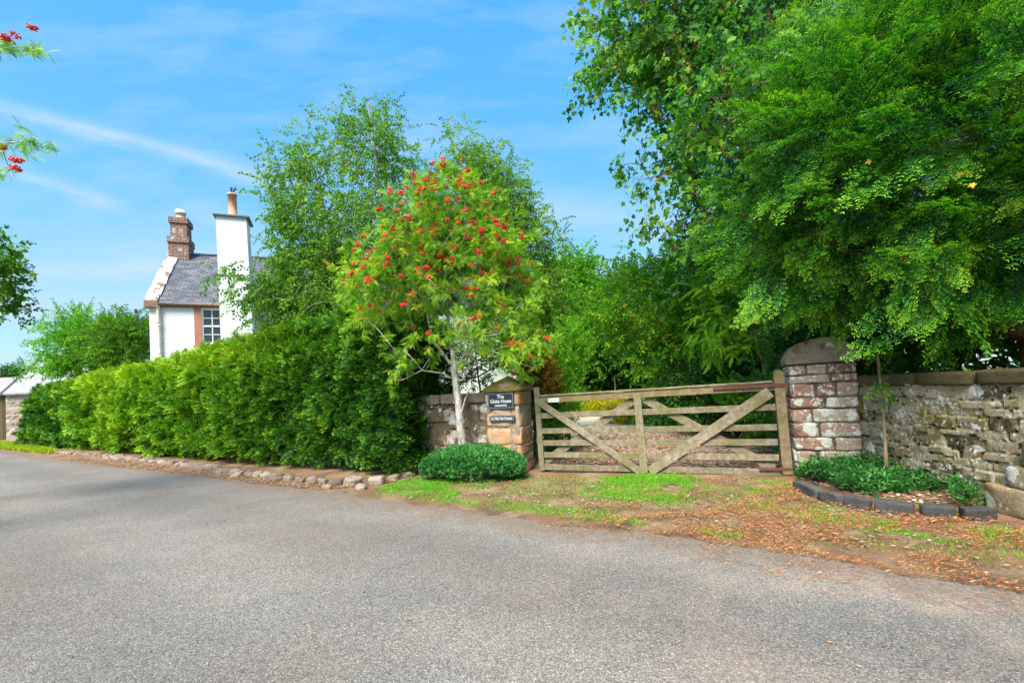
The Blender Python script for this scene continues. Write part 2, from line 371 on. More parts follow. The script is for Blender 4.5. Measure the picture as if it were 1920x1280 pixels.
def m_slate():
    m, nt = mat('roof_slate'); t = N(nt, 'ShaderNodeTexCoord'); s = N(nt, 'ShaderNodeSeparateXYZ'); nt.links.new(t.outputs['Object'], s.inputs[0])
    cb = N(nt, 'ShaderNodeCombineXYZ'); nt.links.new(s.outputs[0], cb.inputs[0]); nt.links.new(math_(nt, 'MULTIPLY', s.outputs[2], 1.45), cb.inputs[1])
    br = N(nt, 'ShaderNodeTexBrick'); br.inputs['Scale'].default_value = 1; br.inputs['Brick Width'].default_value = .26; br.inputs['Row Height'].default_value = .15
    br.inputs['Mortar Size'].default_value = .012; br.inputs['Color1'].default_value = (.07, .075, .09, 1); br.inputs['Color2'].default_value = (.15, .155, .18, 1); br.inputs['Mortar'].default_value = (.03, .03, .035, 1); br.inputs['Bias'].default_value = 0
    br.inputs['Mortar Smooth'].default_value = .3
    nt.links.new(cb.outputs[0], br.inputs['Vector'])
    n = noise(nt, t.outputs['Object'], 2.5, 5, .7)
    c = mixc(nt, .7, br.outputs['Color'], ramp(nt, n, [(.3, .6), (.7, 1.5)]), 'MULTIPLY')
    return finish(m, nt, c, .6, br.outputs['Fac'], .02, -1, .4)
def m_brick():
    m, nt = mat('old_brick'); t = N(nt, 'ShaderNodeTexCoord'); s = N(nt, 'ShaderNodeSeparateXYZ'); nt.links.new(t.outputs['Object'], s.inputs[0])
    cb = N(nt, 'ShaderNodeCombineXYZ'); nt.links.new(math_(nt, 'ADD', s.outputs[0], s.outputs[1]), cb.inputs[0]); nt.links.new(s.outputs[2], cb.inputs[1])
    br = N(nt, 'ShaderNodeTexBrick'); br.inputs['Scale'].default_value = 1; br.inputs['Brick Width'].default_value = .24; br.inputs['Row Height'].default_value = .085
    br.inputs['Mortar Size'].default_value = .008; br.inputs['Color1'].default_value = (.24, .10, .065, 1); br.inputs['Color2'].default_value = (.12, .07, .05, 1); br.inputs['Mortar'].default_value = (.35, .3, .26, 1)
    nt.links.new(cb.outputs[0], br.inputs['Vector'])
    n = noise(nt, t.outputs['Object'], 4, 6, .75)
    c = mixc(nt, ramp(nt, n, [(.56, 0.), (.64, .8)]), br.outputs['Color'], (.6, .56, .52))
    c = mixc(nt, ramp(nt, noise(nt, t.outputs['Object'], 7, 5, .7), [(.28, .7), (.42, 0.)]), c, (.05, .04, .035))
    return finish(m, nt, c, .9, n, .02, 1, .15)

M_asph, M_soil, M_drive, M_field = m_asphalt(), m_soil(), m_drive(), m_field()
SAND = [(0, (.14, .08, .055)), (.2, (.36, .13, .09)), (.4, (.40, .24, .15)), (.6, (.44, .32, .20)), (.8, (.42, .36, .28)), (1, (.50, .44, .36))]
M_pillarL = m_masonry('sandstone_pillar', [(0, (.10, .06, .045)), (.2, (.42, .14, .10)), (.38, (.46, .24, .15)), (.55, (.52, .32, .17)), (.75, (.46, .36, .27)), (1, (.56, .50, .42))], lichen=.30, moss=.26)
M_pillarR = m_masonry('sandstone_lichened', [(0, (.12, .07, .05)), (.25, (.34, .18, .13)), (.5, (.36, .28, .21)), (.75, (.38, .32, .24)), (1, (.48, .42, .33))], lichen=1.12, moss=.14, lscale=5.5)
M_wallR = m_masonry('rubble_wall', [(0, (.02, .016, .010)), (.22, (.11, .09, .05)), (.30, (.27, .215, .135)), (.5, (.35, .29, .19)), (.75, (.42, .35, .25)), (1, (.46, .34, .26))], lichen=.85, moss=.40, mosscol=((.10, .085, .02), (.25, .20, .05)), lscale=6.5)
M_copR = m_masonry('mossy_coping', [(0, (.05, .038, .022)), (.5, (.10, .08, .045)), (1, (.16, .125, .07))], lichen=.2, moss=.5, mosscol=((.05, .04, .012), (.14, .11, .03)))
M_wallL = m_masonry('lichened_wall', [(0, (.12, .08, .06)), (.3, (.52, .32, .26)), (.6, (.60, .51, .44)), (1, (.68, .63, .57))], lichen=.62, moss=.60, mosscol=((.035, .020, .010), (.13, .085, .025)), lscale=5)
M_copL = m_masonry('grey_coping', [(0, (.20, .16, .11)), (1, (.38, .31, .22))], lichen=.5, moss=.2, mosscol=((.06, .06, .015), (.16, .14, .03)), lscale=9)
M_capL = m_masonry('mossy_cap', [(0, (.24, .15, .11)), (1, (.42, .29, .22))], lichen=.12, moss=.66, mosscol=((.045, .045, .006), (.24, .22, .015)))
M_capR = m_masonry('weathered_cap', [(0, (.20, .15, .11)), (1, (.38, .31, .23))], lichen=.55, moss=.30, lscale=9)
M_mortar = m_simple('lime_mortar', (.16, .12, .085), (.34, .27, .2), 30, .95, .01)
M_mortarD = m_simple('dark_mortar', (.05, .04, .03), (.14, .11, .07), 30, .95, .01)
M_kerb = m_masonry('dark_kerb_stone', [(0, (.05, .05, .05)), (1, (.13, .125, .12))], lichen=.10, moss=.15)
M_rock = m_masonry('field_stone', [(0, (.13, .09, .07)), (.3, (.24, .17, .135)), (.6, (.29, .235, .18)), (1, (.40, .34, .27))], lichen=.22, moss=.2, mosscol=((.08, .07, .02), (.2, .17, .05)), lscale=9)
M_wood = m_wood('weathered_oak', (.12, .092, .062), (.26, .215, .15), (.42, .365, .28))
M_woodR = m_wood('weathered_oak_brown', (.12, .08, .05), (.25, .18, .11), (.38, .29, .19), .3)
M_rust = m_simple('rusty_iron', (.07, .03, .022), (.20, .09, .06), 40, .85, .004)
M_white = m_simple('white_paint', (.66, .66, .64), (.8, .8, .78), 12, .5)
M_cream = m_simple('cream_paint', (.6, .5, .38), (.75, .68, .58), 6, .6)
M_sign = m_simple('slate_sign', (.012, .016, .028), (.022, .028, .045), 20, .35, 0, .5)
M_signedge = m_simple('slate_bevel', (.22, .25, .30), (.34, .37, .42), 20, .4)
M_letter = m_simple('sign_lettering', (.72, .72, .72), (.82, .82, .8), 20, .6)
M_harl, M_slate, M_brick = m_harl(), m_slate(), m_brick()
M_redsand = m_simple('red_sandstone', (.34, .13, .09), (.42, .19, .13), 9, .85, .01)
M_brownst = m_simple('brown_stone', (.16, .10, .07), (.30, .20, .14), 9, .85, .01)
M_terra = m_simple('terracotta', (.52, .26, .17), (.62, .34, .24), 5, .8)
M_buff = m_simple('buff_clay', (.58, .47, .33), (.70, .60, .46), 5, .8)
M_lead = m_simple('lead', (.07, .08, .09), (.16, .17, .18), 9, .5)
M_dark = m_simple('dark_metal', (.02, .02, .025), (.05, .05, .055), 9, .5)
m_, nt_ = mat('window_glass'); M_glass = finish(m_, nt_, (.02, .028, .03), .06, spec=.8)
M_barkR = m_bark('rowan_bark', (.17, .15, .12), (.44, .41, .36), (.70, .68, .62), 22)
M_barkB = m_bark('birch_bark', (.10, .08, .06), (.40, .36, .30), (.62, .58, .52), 9, True)
M_barkD = m_bark('brown_bark', (.045, .03, .02), (.10, .075, .05), (.18, .14, .095))
M_barkY = m_bark('yew_bark', (.06, .028, .018), (.15, .075, .045), (.25, .14, .085))
M_barkG = m_bark('pale_bark', (.12, .09, .05), (.22, .17, .10), (.34, .27, .17))

# ------------------------------------------------------------------ foliage templates
class T:
    """template builder: verts + tri/quad faces + tint per vertex"""
    def __init__(s): s.V = []; s.t = []; s.Q = []; s.R = []; s.n = 0
    def add(s, V, q=None, r=None, t=.5):
        V = np.asarray(V, float); s.V.append(V); s.t.append(np.full(len(V), t) if np.isscalar(t) else np.asarray(t, float))
        if q is not None and len(q): s.Q.append(np.asarray(q)+s.n)
        if r is not None and len(r): s.R.append(np.asarray(r)+s.n)
        s.n += len(V)
    def merge(s, tp, M, off, scale=1., dt=0.):
        V, Q, Rr, t = tp; s.add(V*scale @ M.T + off, Q if len(Q) else None, Rr if len(Rr) else None, t+dt)
    def get(s):
        return (np.concatenate(s.V), np.concatenate(s.Q) if s.Q else np.zeros((0, 4), int), np.concatenate(s.R) if s.R else np.zeros((0, 3), int), np.concatenate(s.t))
def frames(d, up, roll=None):
    """columns x, y=d, z ~ up ; arrays (n,3) -> (n,3,3)"""
    d = d/np.linalg.norm(d, axis=1, keepdims=True)
    x = np.cross(d, up); l = np.linalg.norm(x, axis=1, keepdims=True); x = np.where(l > 1e-3, x/np.maximum(l, 1e-6), [[1, 0, 0]])
    z = np.cross(x, d)
    if roll is not None:
        c, s = np.cos(roll)[:, None], np.sin(roll)[:, None]; x, z = c*x+s*z, -s*x+c*z
    return np.stack([x, d, z], 2)
def frame1(d, up=(0, 0, 1), roll=0.):
    return frames(np.array([d], float), np.array([up], float), np.array([roll]))[0]
def scatter(tpls, pos, Ms, sc, dt):
    """instances of a random choice of templates joined to arrays"""
    k = rng.integers(0, len(tpls), len(pos)); VV, QQ, RR, TT = [], [], [], []; off = 0
    for i, (V, Q, Rr, t) in enumerate(tpls):
        m = k == i; n = m.sum()
        if not n: continue
        P = np.einsum('nij,vj->nvi', Ms[m], V)*sc[m][:, None, None]+pos[m][:, None, :]
        base = (np.arange(n)*len(V)+off)[:, None, None]
        VV.append(P.reshape(-1, 3)); TT.append((t[None]+dt[m][:, None]).ravel())
        if len(Q): QQ.append((Q[None]+base).reshape(-1, 4))
        if len(Rr): RR.append((Rr[None]+base).reshape(-1, 3))
        off += n*len(V)
    ps = []
    if QQ: ps.append(np.concatenate(QQ))
    if RR: ps.append(np.concatenate(RR))
    return np.concatenate(VV), ps, np.clip(np.concatenate(TT), 0, 1)
def leaf_quad(l, w, fold=.25):       # pointed oval folded on the midrib, along +Y
    return (np.array([[0, 0, 0], [w/2, l*.42, w*fold], [0, l, -l*.06], [-w/2, l*.42, w*fold], [0, l*.45, 0]]), np.zeros((0, 4), int),
            np.array([[0, 1, 4], [1, 2, 4], [2, 3, 4], [3, 0, 4]]), np.full(5, .5))
def leaf_kite(l, w):
    return (np.array([[0, 0, 0], [w/2, l*.4, 0], [0, l, 0], [-w/2, l*.4, 0]]), np.array([[0, 1, 2, 3]]), np.zeros((0, 3), int), np.full(4, .5))
def leaf_palm(l):                    # five-lobed sycamore leaf
    ang = [-165, -128, -100, -72, -50, -32, -14, 0, 14, 32, 50, 72, 100, 128, 165]
    rad = [.30, .55, .40, .80, .62, .52, .80, 1.0, .80, .52, .62, .80, .40, .55, .30]
    V = [[0, 0, 0]]+[[math.sin(R(a))*r*l*.62, math.cos(R(a))*r*l*.62, -abs(math.sin(R(a)))*.10*l*r*((i % 3)-.5)-(.12*l*r*r)] for i, (a, r) in enumerate(zip(ang, rad))]
    F = [[0, i+1, i] for i in range(1, len(ang))]
    V = np.array(V); V[:, 1] += l*.30
    return (V, np.zeros((0, 4), int), np.array(F), np.full(len(V), .5))
def leaf_pinn(l, pairs=6, lw=.22, ll=.30, droop=.25):   # pinnate leaf
    t = T()
    for i in range(pairs):
        f = (i+1)/(pairs+.6); y = l*f; z = -droop*l*f*f
        s = ll*l*(1-.35*abs(f-.5)*2)
        for sg in (-1, 1):
            d = frame1((sg*.85, .5, -.18)); t.merge(leaf_kite(s, s*lw*1.35), d, np.array([0, y, z]), 1, rng.normal(0, .05))
    t.merge(leaf_kite(ll*l*.8, ll*l*lw*1.3), frame1((0, 1, -droop*1.5)), np.array([0, l*.97, -droop*l]))
    w = l*.012
    t.add([[-w, 0, 0], [w, 0, 0], [w, l*.5, -droop*l*.25], [-w, l*.5, -droop*l*.25], [w*.6, l, -droop*l], [-w*.6, l, -droop*l]], [[0, 1, 2, 3], [3, 2, 4, 5]], t=.3)
    return t.get()
def twig(t, pts, r, tint=.15):
    pts = np.array(pts)
    for i in range(len(pts)-1):
        a, b = pts[i], pts[i+1]; ra = r*(1-i/len(pts)); rb = r*(1-(i+1)/len(pts))*.9+r*.1
        o = np.array([[1, 0, 0], [-.5, 0, .87], [-.5, 0, -.87]])
        t.add(np.concatenate([a+o*ra, b+o*rb]), [[0, 1, 4, 3], [1, 2, 5, 4], [2, 0, 3, 5]], t=tint)
def sprig(leaf_fn, n, length, spread=1., droop=.2, tipup=0, petiole=0., lsc=(.75, 1.15), twr=.003, hang=0.):
    """a twig along +Y with n leaves"""
    t = T(); ph = rng.random()*6
    ax = lambda f: np.array([math.sin(ph+f*3)*length*.06, f*length, math.cos(ph+f*2)*length*.05-droop*length*f*f])
    for i in range(n):
        f = (i+.7)/n; p = ax(f); a = i*2.4+ph
        o = np.array([math.cos(a)*spread, .55, math.sin(a)*spread*.6-hang]); o /= np.linalg.norm(o)
        p2 = p+o*petiole
        d = o+np.array([0, 0, -hang]); lf = leaf_fn()
        t.merge(lf, frame1(d, (rng.normal(0, .35), rng.normal(0, .35), 1), rng.normal(0, .35)), p2, rng.uniform(*lsc), rng.normal(0, .12))
    twig(t, [ax(f) for f in np.linspace(0, 1, 4)], twr)
    return t.get()
def yew_sprig(length, nshoot, needle, nw, pairs, droop=.25, tipy=.45):
    """flat conifer spray: axis with side shoots, each with two ranks of needles"""
    t = T(); ph = rng.random()*6
    def shoot(p0, d, L, base_t, k):
        d = d/np.linalg.norm(d); side = np.cross(d, [0, 0, 1.]); side /= np.linalg.norm(side)+1e-9; upv = np.cross(side, d)
        V = []; Rr = []; tt = []
        for i in range(k):
            f = (i+.5)/k; p = p0+d*L*f+np.array([0, 0, -droop*L*f*f*.8])
            nl = needle*(.75+.35*math.sin(math.pi*min(1, f*1.05)))*(1 if f < .9 else .8)
            for sg in (-1, 1):
                dd = side*sg*.86+d*(.45+.5*f*f)+upv*rng.normal(.12, .18); dd /= np.linalg.norm(dd)
                ww = np.cross(dd, upv); ww = ww/(np.linalg.norm(ww)+1e-9)*nw
                b = len(V); V += [p-ww*.5, p+ww*.5, p+dd*nl+ww*.12]; Rr.append([b, b+1, b+2])
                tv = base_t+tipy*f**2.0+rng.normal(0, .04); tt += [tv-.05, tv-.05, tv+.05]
        t.add(np.array(V), r=Rr, t=np.array(tt))
    bend = lambda f: np.array([math.sin(ph+f*2)*length*.05, f*length, -droop*length*f*f])
    for i in range(nshoot):
        f = (i+.6)/nshoot*.88; sg = 1 if i % 2 else -1
        L = length*(.50-.30*f)*rng.uniform(.8, 1.15)
        shoot(bend(f), np.array([sg*.80, .62+.3*f, rng.normal(-.05, .10)]), L, .22+.18*f, max(3, int(pairs*L/(length*.4))))
    shoot(bend(.45), bend(1.)-bend(.45), length*.58, .30, pairs)
    twig(t, [bend(x) for x in (0, .5, .95)], .0022*length/.3+.0008, -.15)
    return t.get()

# ------------------------------------------------------------------ branching
def grow(seeds, pts, step=.28, tip=.004, power=2.35, rise=.15, wob=.05):
    """seeds: list of polylines [(x,y,z,r),...]; the first point of later ones attaches to the nearest node"""
    Pn, par, rmin = [], [], []
    for s in seeds:
        for i, q in enumerate(s):
            p = np.array(q[:3], float)
            if i == 0:
                if Pn: par.append(int(np.argmin(((np.array(Pn)-p)**2).sum(1))))
                else: par.append(-1)
                Pn.append(p); rmin.append(q[3])
            else:
                a = Pn[-1].copy(); ra = rmin[-1]; L = np.linalg.norm(p-a); k = max(1, int(L/step))
                for j in range(1, k+1):
                    f = j/k; par.append(len(Pn)-1); Pn.append(a+(p-a)*f+(rng.normal(0, wob*.35, 3)*min(1, ra*12) if j < k else 0)); rmin.append(ra+(q[3]-ra)*f)
    nseed = len(Pn)
    cap = nseed+len(pts)*24
    A = np.zeros((cap, 3)); A[:nseed] = Pn; D = np.zeros(cap); n = nseed
    for i in range(1, nseed): D[i] = D[par[i]]+np.linalg.norm(A[i]-A[par[i]])
    ends = []; base = A[0]
    order = np.argsort(((pts-base)**2).sum(1))
    for q in pts[order]:
        dd = np.sqrt(((A[:n]-q)**2).sum(1)); pen = dd+.12*D[:n]+np.where(A[:n, 2] > q[2]+.15, .5*dd, 0)
        if nseed > 3: pen[:2] += 1e3 if len(A[:n]) > 6 else 0
        i = int(np.argmin(pen)); a = A[i].copy(); L = dd[i]
        k = max(1, min(20, int(L/step)+1)); last = i
        bow = np.array([0, 0, rise*L])+rng.normal(0, wob*L, 3)
        for j in range(1, k+1):
            f = j/k; p = a+(q-a)*f+bow*(4*f*(1-f))*.5
            if n >= cap: break
            A[n] = p; D[n] = D[last]+np.linalg.norm(p-A[last]); par.append(last); rmin.append(0); last = n; n += 1
        ends.append(last)
    A = A[:n]; par = np.array(par[:n]); r = np.zeros(n); acc = np.zeros(n)
    for i in range(n-1, -1, -1):
        r[i] = max(acc[i]**(1/power) if acc[i] > 0 else tip, tip)
        if i < nseed: r[i] = max(rmin[i], min(r[i], rmin[i]*1.02 if rmin[i] > 0 else r[i]))
        if par[i] >= 0: acc[par[i]] += r[i]**power
    for i in range(nseed, n): r[i] = min(r[i], r[par[i]])
    return A, par, r, np.array(ends)
def branch_mesh(A, par, r, seg=6, minr=0.):
    c = np.arange(1, len(A)); c = c[(par[c] >= 0) & (r[c] >= minr)]; p = par[c]
    gp = np.where(par[p] >= 0, par[p], p)
    d = A[c]-A[p]; l = np.linalg.norm(d, axis=1, keepdims=True); d = d/np.maximum(l, 1e-6)
    d0 = A[p]-A[gp]; l0 = np.linalg.norm(d0, axis=1, keepdims=True); d0 = np.where(l0 > 1e-5, d0/np.maximum(l0, 1e-6), d)
    dm = d+d0; dm /= np.maximum(np.linalg.norm(dm, axis=1, keepdims=True), 1e-6)
    up = np.array([[.12, .33, .2]])
    def ring(P, dd, rr):
        a = np.cross(dd, up); a /= np.linalg.norm(a, axis=1, keepdims=True)+1e-9; b = np.cross(dd, a)
        th = np.arange(seg)*2*math.pi/seg
        return P[:, None]+rr[:, None, None]*(np.cos(th)[None, :, None]*a[:, None]+np.sin(th)[None, :, None]*b[:, None])
    rp = np.minimum(r[p], r[c]*1.35+.0005)
    R0, R1 = ring(A[p], dm, rp), ring(A[c]+d*rp[:, None]*.15, d, r[c])
    V = np.concatenate([R0, R1], 1).reshape(-1, 3)
    k = np.arange(seg); q = np.stack([k, (k+1) % seg, seg+(k+1) % seg, seg+k], 1)
    F = (q[None]+(np.arange(len(c))*2*seg)[:, None, None]).reshape(-1, 4)
    return V, F
def lobes_sample(lobes, n, shell=.35, dens=None):
    lobes = [np.array(l, float) for l in lobes]; vol = np.array([l[3]*l[4]*l[5] for l in lobes])**.8
    if dens is not None: vol = vol*np.array(dens)
    cnt = np.maximum(3, (vol/vol.sum()*n).astype(int)); out = []; od = []
    for l, c in zip(lobes, cnt):
        u = rng.normal(size=(c, 3)); u /= np.linalg.norm(u, axis=1, keepdims=True)
        rr = rng.random(c)**shell
        out.append(l[:3]+u*rr[:, None]*l[3:6]); od.append(u*rr[:, None])
    return np.concatenate(out), np.concatenate(od)
def warp(P, amp, scale, seed=5):
    return P+np.stack([vnoise(P+a*9.1, scale, seed+a, 2) for a in range(3)], 1)*amp

def crown(name, A, par, ends, tpls, M, parent, per=3, sc=(.8, 1.2), jit=.05, upb=.1, outc=None, outw=.5, dt=.12, rolls=.5, down=0., lift=0., tintf=None):
    e = np.repeat(ends, per); pos = A[e]+rng.normal(0, jit, (len(e), 3))
    d = A[e]-A[par[e]]; d /= np.linalg.norm(d, axis=1, keepdims=True)+1e-6
    if outc is not None:
        o = A[e]-np.array(outc); o /= np.linalg.norm(o, axis=1, keepdims=True)+1e-6; d = d*(1-outw)+o*outw
    d = d+rng.normal(0, .55, d.shape)+np.array([0, 0, upb-down])
    ups = np.array([0, 0, 1.])+rng.normal(0, .25, d.shape)
    Ms = frames(d, ups, rng.normal(0, rolls, len(d)))
    if tintf is not None: lift = tintf(pos)
    V, ps, t = scatter(tpls, pos, Ms, rng.uniform(*sc, len(e)), np.repeat(rng.normal(0, dt, len(ends)), per)+rng.normal(0, dt*.6, len(e))+lift)
    return npmesh(name, V, ps, M, parent, t)
def tree(name, label, cat, seeds, lobes, npts, tpls, leafM, barkM, per=3, sc=(.8, 1.2), group=None, shell=.45, step=.3, tip=.004, wamp=.25, wsc=.8, extra=None, dens=None, jit=.06, down=0., rise=.12, minr=0., crown_name='crown', upb=.1, dt=.12, outw=.45, seg=6, rolls=.5, tintf=None, keep=None):
    b = seeds[0][0]
    e = empty(name, (b[0], b[1], 0)); tag(e, label, cat, group)
    P, od = lobes_sample(lobes, npts, shell, dens); P = warp(P, wamp, wsc)
    P = P[P[:, 2] > .04]
    if keep is not None: P = P[keep(P)]
    A, par, r, ends = grow(seeds, P, step, tip, rise=rise)
    V, F = branch_mesh(A, par, r, seg, minr); off = np.array([b[0], b[1], 0])
    npmesh('trunk', V-off, [F], barkM, e, smooth=True)
    c = crown(crown_name, A-off, par, ends, tpls, leafM, e, per, sc, jit, upb=upb, outc=np.array(lobes[0][:3])-off, outw=outw, down=down, dt=dt, rolls=rolls, tintf=tintf)
    return e, A-off, par, r, ends

#=====================================================================  SETTING
# far ground
npmesh('ground', [(-900, -900, -.03), (900, -900, -.03), (900, 900, -.03), (-900, 900, -.03)], [[[0, 1, 2, 3]]], M_field)['kind'] = 'structure'
# road edge, far left to near right
E0 = [(-60, 47), (-34, 28), (-20.248, 17.935), (-15.895, 15.008), (-11.697, 12.258), (-7.578, 9.719), (-4.807, 7.940), (-3.309, 6.924), (-2.454, 6.368), (-1.726, 5.895), (-1.099, 5.487), (-0.428, 5.040), (0.139, 4.604), (0.620, 4.270), (1.241, 3.904), (1.739, 3.552), (2.136, 3.230), (2.439, 2.932), (2.841, 2.626), (4.5, 1.2), (9, -4), (14, -12)]
E = np.array(E0, float)
def resample(P, st):
    out = []
    for i in range(len(P)-1):
        L = np.linalg.norm(P[i+1]-P[i]); near = min(np.linalg.norm(P[i]), np.linalg.norm(P[i+1]))
        s_ = st if near < 11 else st*5
        k = max(1, int(L/s_)); out += [P[i]+(P[i+1]-P[i])*j/k for j in range(k)]
    out.append(P[-1]); return np.array(out)
Er = resample(E, .04)
for _ in range(14): Er[1:-1] = (Er[:-2]+Er[1:-1]*2+Er[2:])/4
tg = np.gradient(Er, axis=0); tg /= np.linalg.norm(tg, axis=1, keepdims=True); nrm2 = np.stack([tg[:, 1], -tg[:, 0]], 1)   # to the right of travel
P3 = np.column_stack([Er, np.zeros(len(Er))])
jitter = vnoise(P3, 1.6, 3, 2)*.12+vnoise(P3, 7., 4, 4)*.09
nrm2s = np.where((nrm2[:, 1] > 0)[:, None], -nrm2, nrm2)
NR = np.array([-.55, -.83])   # common direction into the road keeps strips from crossing
offs = [0, .04, .1, .2, .35, .55, .8, 1.2, 1.8, 3, 6, 14, 40]
rows = []; ed = []
for i, o in enumerate(offs):
    q = Er+nrm2s*jitter[:, None]+(nrm2s*min(o, .5)+NR*max(0, o-.5)); z = .006+.02*min(1, o/1.5)
    rows.append(np.column_stack([q, np.full(len(q), z if o else -.004)])); ed.append(np.full(len(q), o))
n = len(Er); V = np.concatenate(rows); F = []
for i in range(len(offs)-1):
    a = np.arange(n-1)+i*n; F.append(np.stack([a, a+n, a+n+1, a+1], 1))
npmesh('road', V, [np.concatenate(F)[:, ::-1]], M_asph, extra={'edge': np.concatenate(ed)})['kind'] = 'structure'
# verge: from the road edge back under the walls and the hedge
back = [(-60, 52), (-36, 33), (-24, 25), (-24, 24), (-8.5, 13.5), (-2, 10.2), (0, 9), (.4, 7.6), (3.6, 6.5), (4.7, 6), (5.2, 3), (6, -1), (14, -6)]
def strip_at(P, k):
    P = np.array(P, float); L = np.concatenate([[0], np.cumsum(np.linalg.norm(np.diff(P, axis=0), axis=1))]); s_ = np.linspace(0, L[-1], k)
    return np.column_stack([np.interp(s_, L, P[:, 0]), np.interp(s_, L, P[:, 1])])
# regular grid clipped to the verge polygon keeps the surface even
vp = [(-60, 46), (-34, 27), (-20.6, 17.2), (-13.5, 12.6), (-7.5, 9.2), (-2.3, 6.0), (0, 4.2), (1.5, 3.4), (2.7, 2.4), (4.2, .5), (9, -6), (16, -12), (20, -6), (8, 1), (7, 6.6), (4.3, 6.7), (4, 6.4), (.3, 7.6), (-1, 10), (-8.5, 14), (-24, 25), (-60, 54)]
npmesh('verge', [(x, y, 0) for x, y in vp], [[list(range(len(vp)))]], M_soil)['kind'] = 'structure'
dv = [(.3, 7.62), (4.1, 6.44), (5.2, 8.5), (5.5, 12), (5, 20), (6, 34), (-3, 34), (0, 20), (-.6, 12), (-.2, 9)]
npmesh('driveway', [(x, y, .005) for x, y in dv], [[list(range(len(dv)))]], M_drive)['kind'] = 'structure'

#=====================================================================  WALLS, PILLARS, GATE
def courses(mb, w, d, z0, z1, hs_, splits, seed, rough=.012, gap=.012, tints=None, y0=0.):
    """stones of a square pier laid in courses; local x to the right, y to the back"""
    z = z0; r = random.Random(seed); i = 0
    while z < z1-.03:
        h = min(hs_[i % len(hs_)]*(z1-z0), z1-z)
        xs = splits[i % len(splits)]; xs = [0]+list(xs)+[1]
        for a, b in zip(xs[:-1], xs[1:]):
            t = r.random() if tints is None else tints[(i*3+int(a*7)) % len(tints)]
            half = ((b-a)*w/2-gap/2+r.uniform(-.004, .004), d/2+r.uniform(-.008, .008), h/2-gap/2)
            stone(mb, ((a+b)/2*w, y0+d/2, z+h/2), half, 14, rough, r.random()*50, t, tpl=CT10, nscale=7)
        z += h; i += 1

# left gate pillar
LW, LD, LH = .585, .58, 1.30
pl = empty('gate_pillar', (-0.455, 7.325, 0), R(-23)); tag(pl, 'sandstone gate pillar with mossy pyramid cap, carrying the two slate signs', 'pillar', 'pillars either side of the gate')
mb = MB(); courses(mb, LW, LD, 0, LH, [.13, .10, .12, .21, .26, .18], [(.62,), (.45,), (.42, .72), (.75,), (.78,), (.55,)], 4, .030, .004, tints=[.95, .2, .8, .55, .25, .62, .9, .45, .5, .6, .5, .4, .75, .35, .5]); mb.build('masonry', M_pillarL, pl, True)
mb = MB(); mb.box(.016, LW-.016, .016, LD-.016, 0, LH-.005); mb.build('mortar', M_mortar, pl)
def pyramid(w, d, z, h, lip, over, seed):
    mb = MB(); n = 14; g = np.linspace(-1, 1, n+1); V = []; F = []
    for j in g:
        for i in g: V.append([i, j, 1-max(abs(i), abs(j))])
    V = np.array(V); V[:, 2] = V[:, 2]**.88
    P = np.column_stack([w/2+V[:, 0]*(w/2+over), d/2+V[:, 1]*(d/2+over), z+lip+V[:, 2]*h])
    P[:, 2] += vnoise(P, 9, seed)*.012; P[:, :2] += np.column_stack([vnoise(P, 11, seed+1), vnoise(P, 11, seed+2)])*.008
    for j in range(n):
        for i in range(n): a = j*(n+1)+i; F.append([a, a+1, a+n+2, a+n+1])
    mb.add(P, [F], .6)
    stone(mb, (w/2, d/2, z+lip*.45), (w/2+over, d/2+over, lip*.62), 14, .008, seed, .6, tpl=CT10)
    return mb
pyramid(LW, LD, LH+.0, .225, .025, .05, 3).build('cap', M_capL, pl, True)

def slate_sign(name, a, b, label, lines):
    (x0, z0), (x1, z1) = a, b
    s = empty(name, (-0.455, 7.325, 0), R(-23)); tag(s, label, 'sign', 'slate signs on the left pillar')
    w, h = x1-x0, z1-z0
    mb = MB(); mb.box(0, w, -.040, -.014, 0, h); o = mb.build('plate', M_sign, s, bevel=.003, loc=(x0, 0, z0))
    mb = MB(); e = .006; g = .013
    for q in [(g, w-g, h-g-e, h-g), (g, w-g, g, g+e), (g, g+e, g+e, h-g-e), (w-g-e, w-g, g+e, h-g-e)]: mb.box(q[0], q[1], -.0425, -.0405, q[2], q[3])
    mb.build('border', M_signedge, s, loc=(x0, 0, z0))
    dg = bpy.context.evaluated_depsgraph_get()
    for txt, size, zc, wid in lines:
        cu = bpy.data.curves.new('t', 'FONT'); cu.body = txt; cu.size = size; cu.align_x = 'CENTER'; cu.extrude = .0015; cu.offset = .0008; cu.space_character = 1.02
        to = bpy.data.objects.new('t', cu); col.objects.link(to); bpy.context.view_layer.update()
        me = bpy.data.meshes.new_from_object(to.evaluated_get(bpy.context.evaluated_depsgraph_get()))
        bpy.data.objects.remove(to)
        co = np.zeros(len(me.vertices)*3, np.float32); me.vertices.foreach_get('co', co); co = co.reshape(-1, 3)
        sx = wid*w/(co[:, 0].max()-co[:, 0].min()+1e-6)
        co2 = np.column_stack([co[:, 0]*sx+w/2, -.042-co[:, 2], co[:, 1]+zc*h]); me.vertices.foreach_set('co', co2.astype(np.float32).ravel()); me.update()
        me.materials.clear(); me.materials.append(M_letter)
        link('lettering', me, s, (x0, 0, z0))
a0 = (0.072, 1.027); a1 = (0.521, 1.278)
slate_sign('house_sign', a0, a1, 'dark slate house name sign reading The Glebe House, upper of the two on the pillar', [('The', .082, .66, .27), ('Glebe House', .082, .38, .80), ('LEGERWOOD', .036, .16, .46)])
a0 = (0.085, 0.832); a1 = (0.514, 0.917)
slate_sign('slate_sign', a0, a1, 'narrow dark slate plaque with a single line of white lettering below the house sign', [('An Olley View Property', .050, .34, .84)])

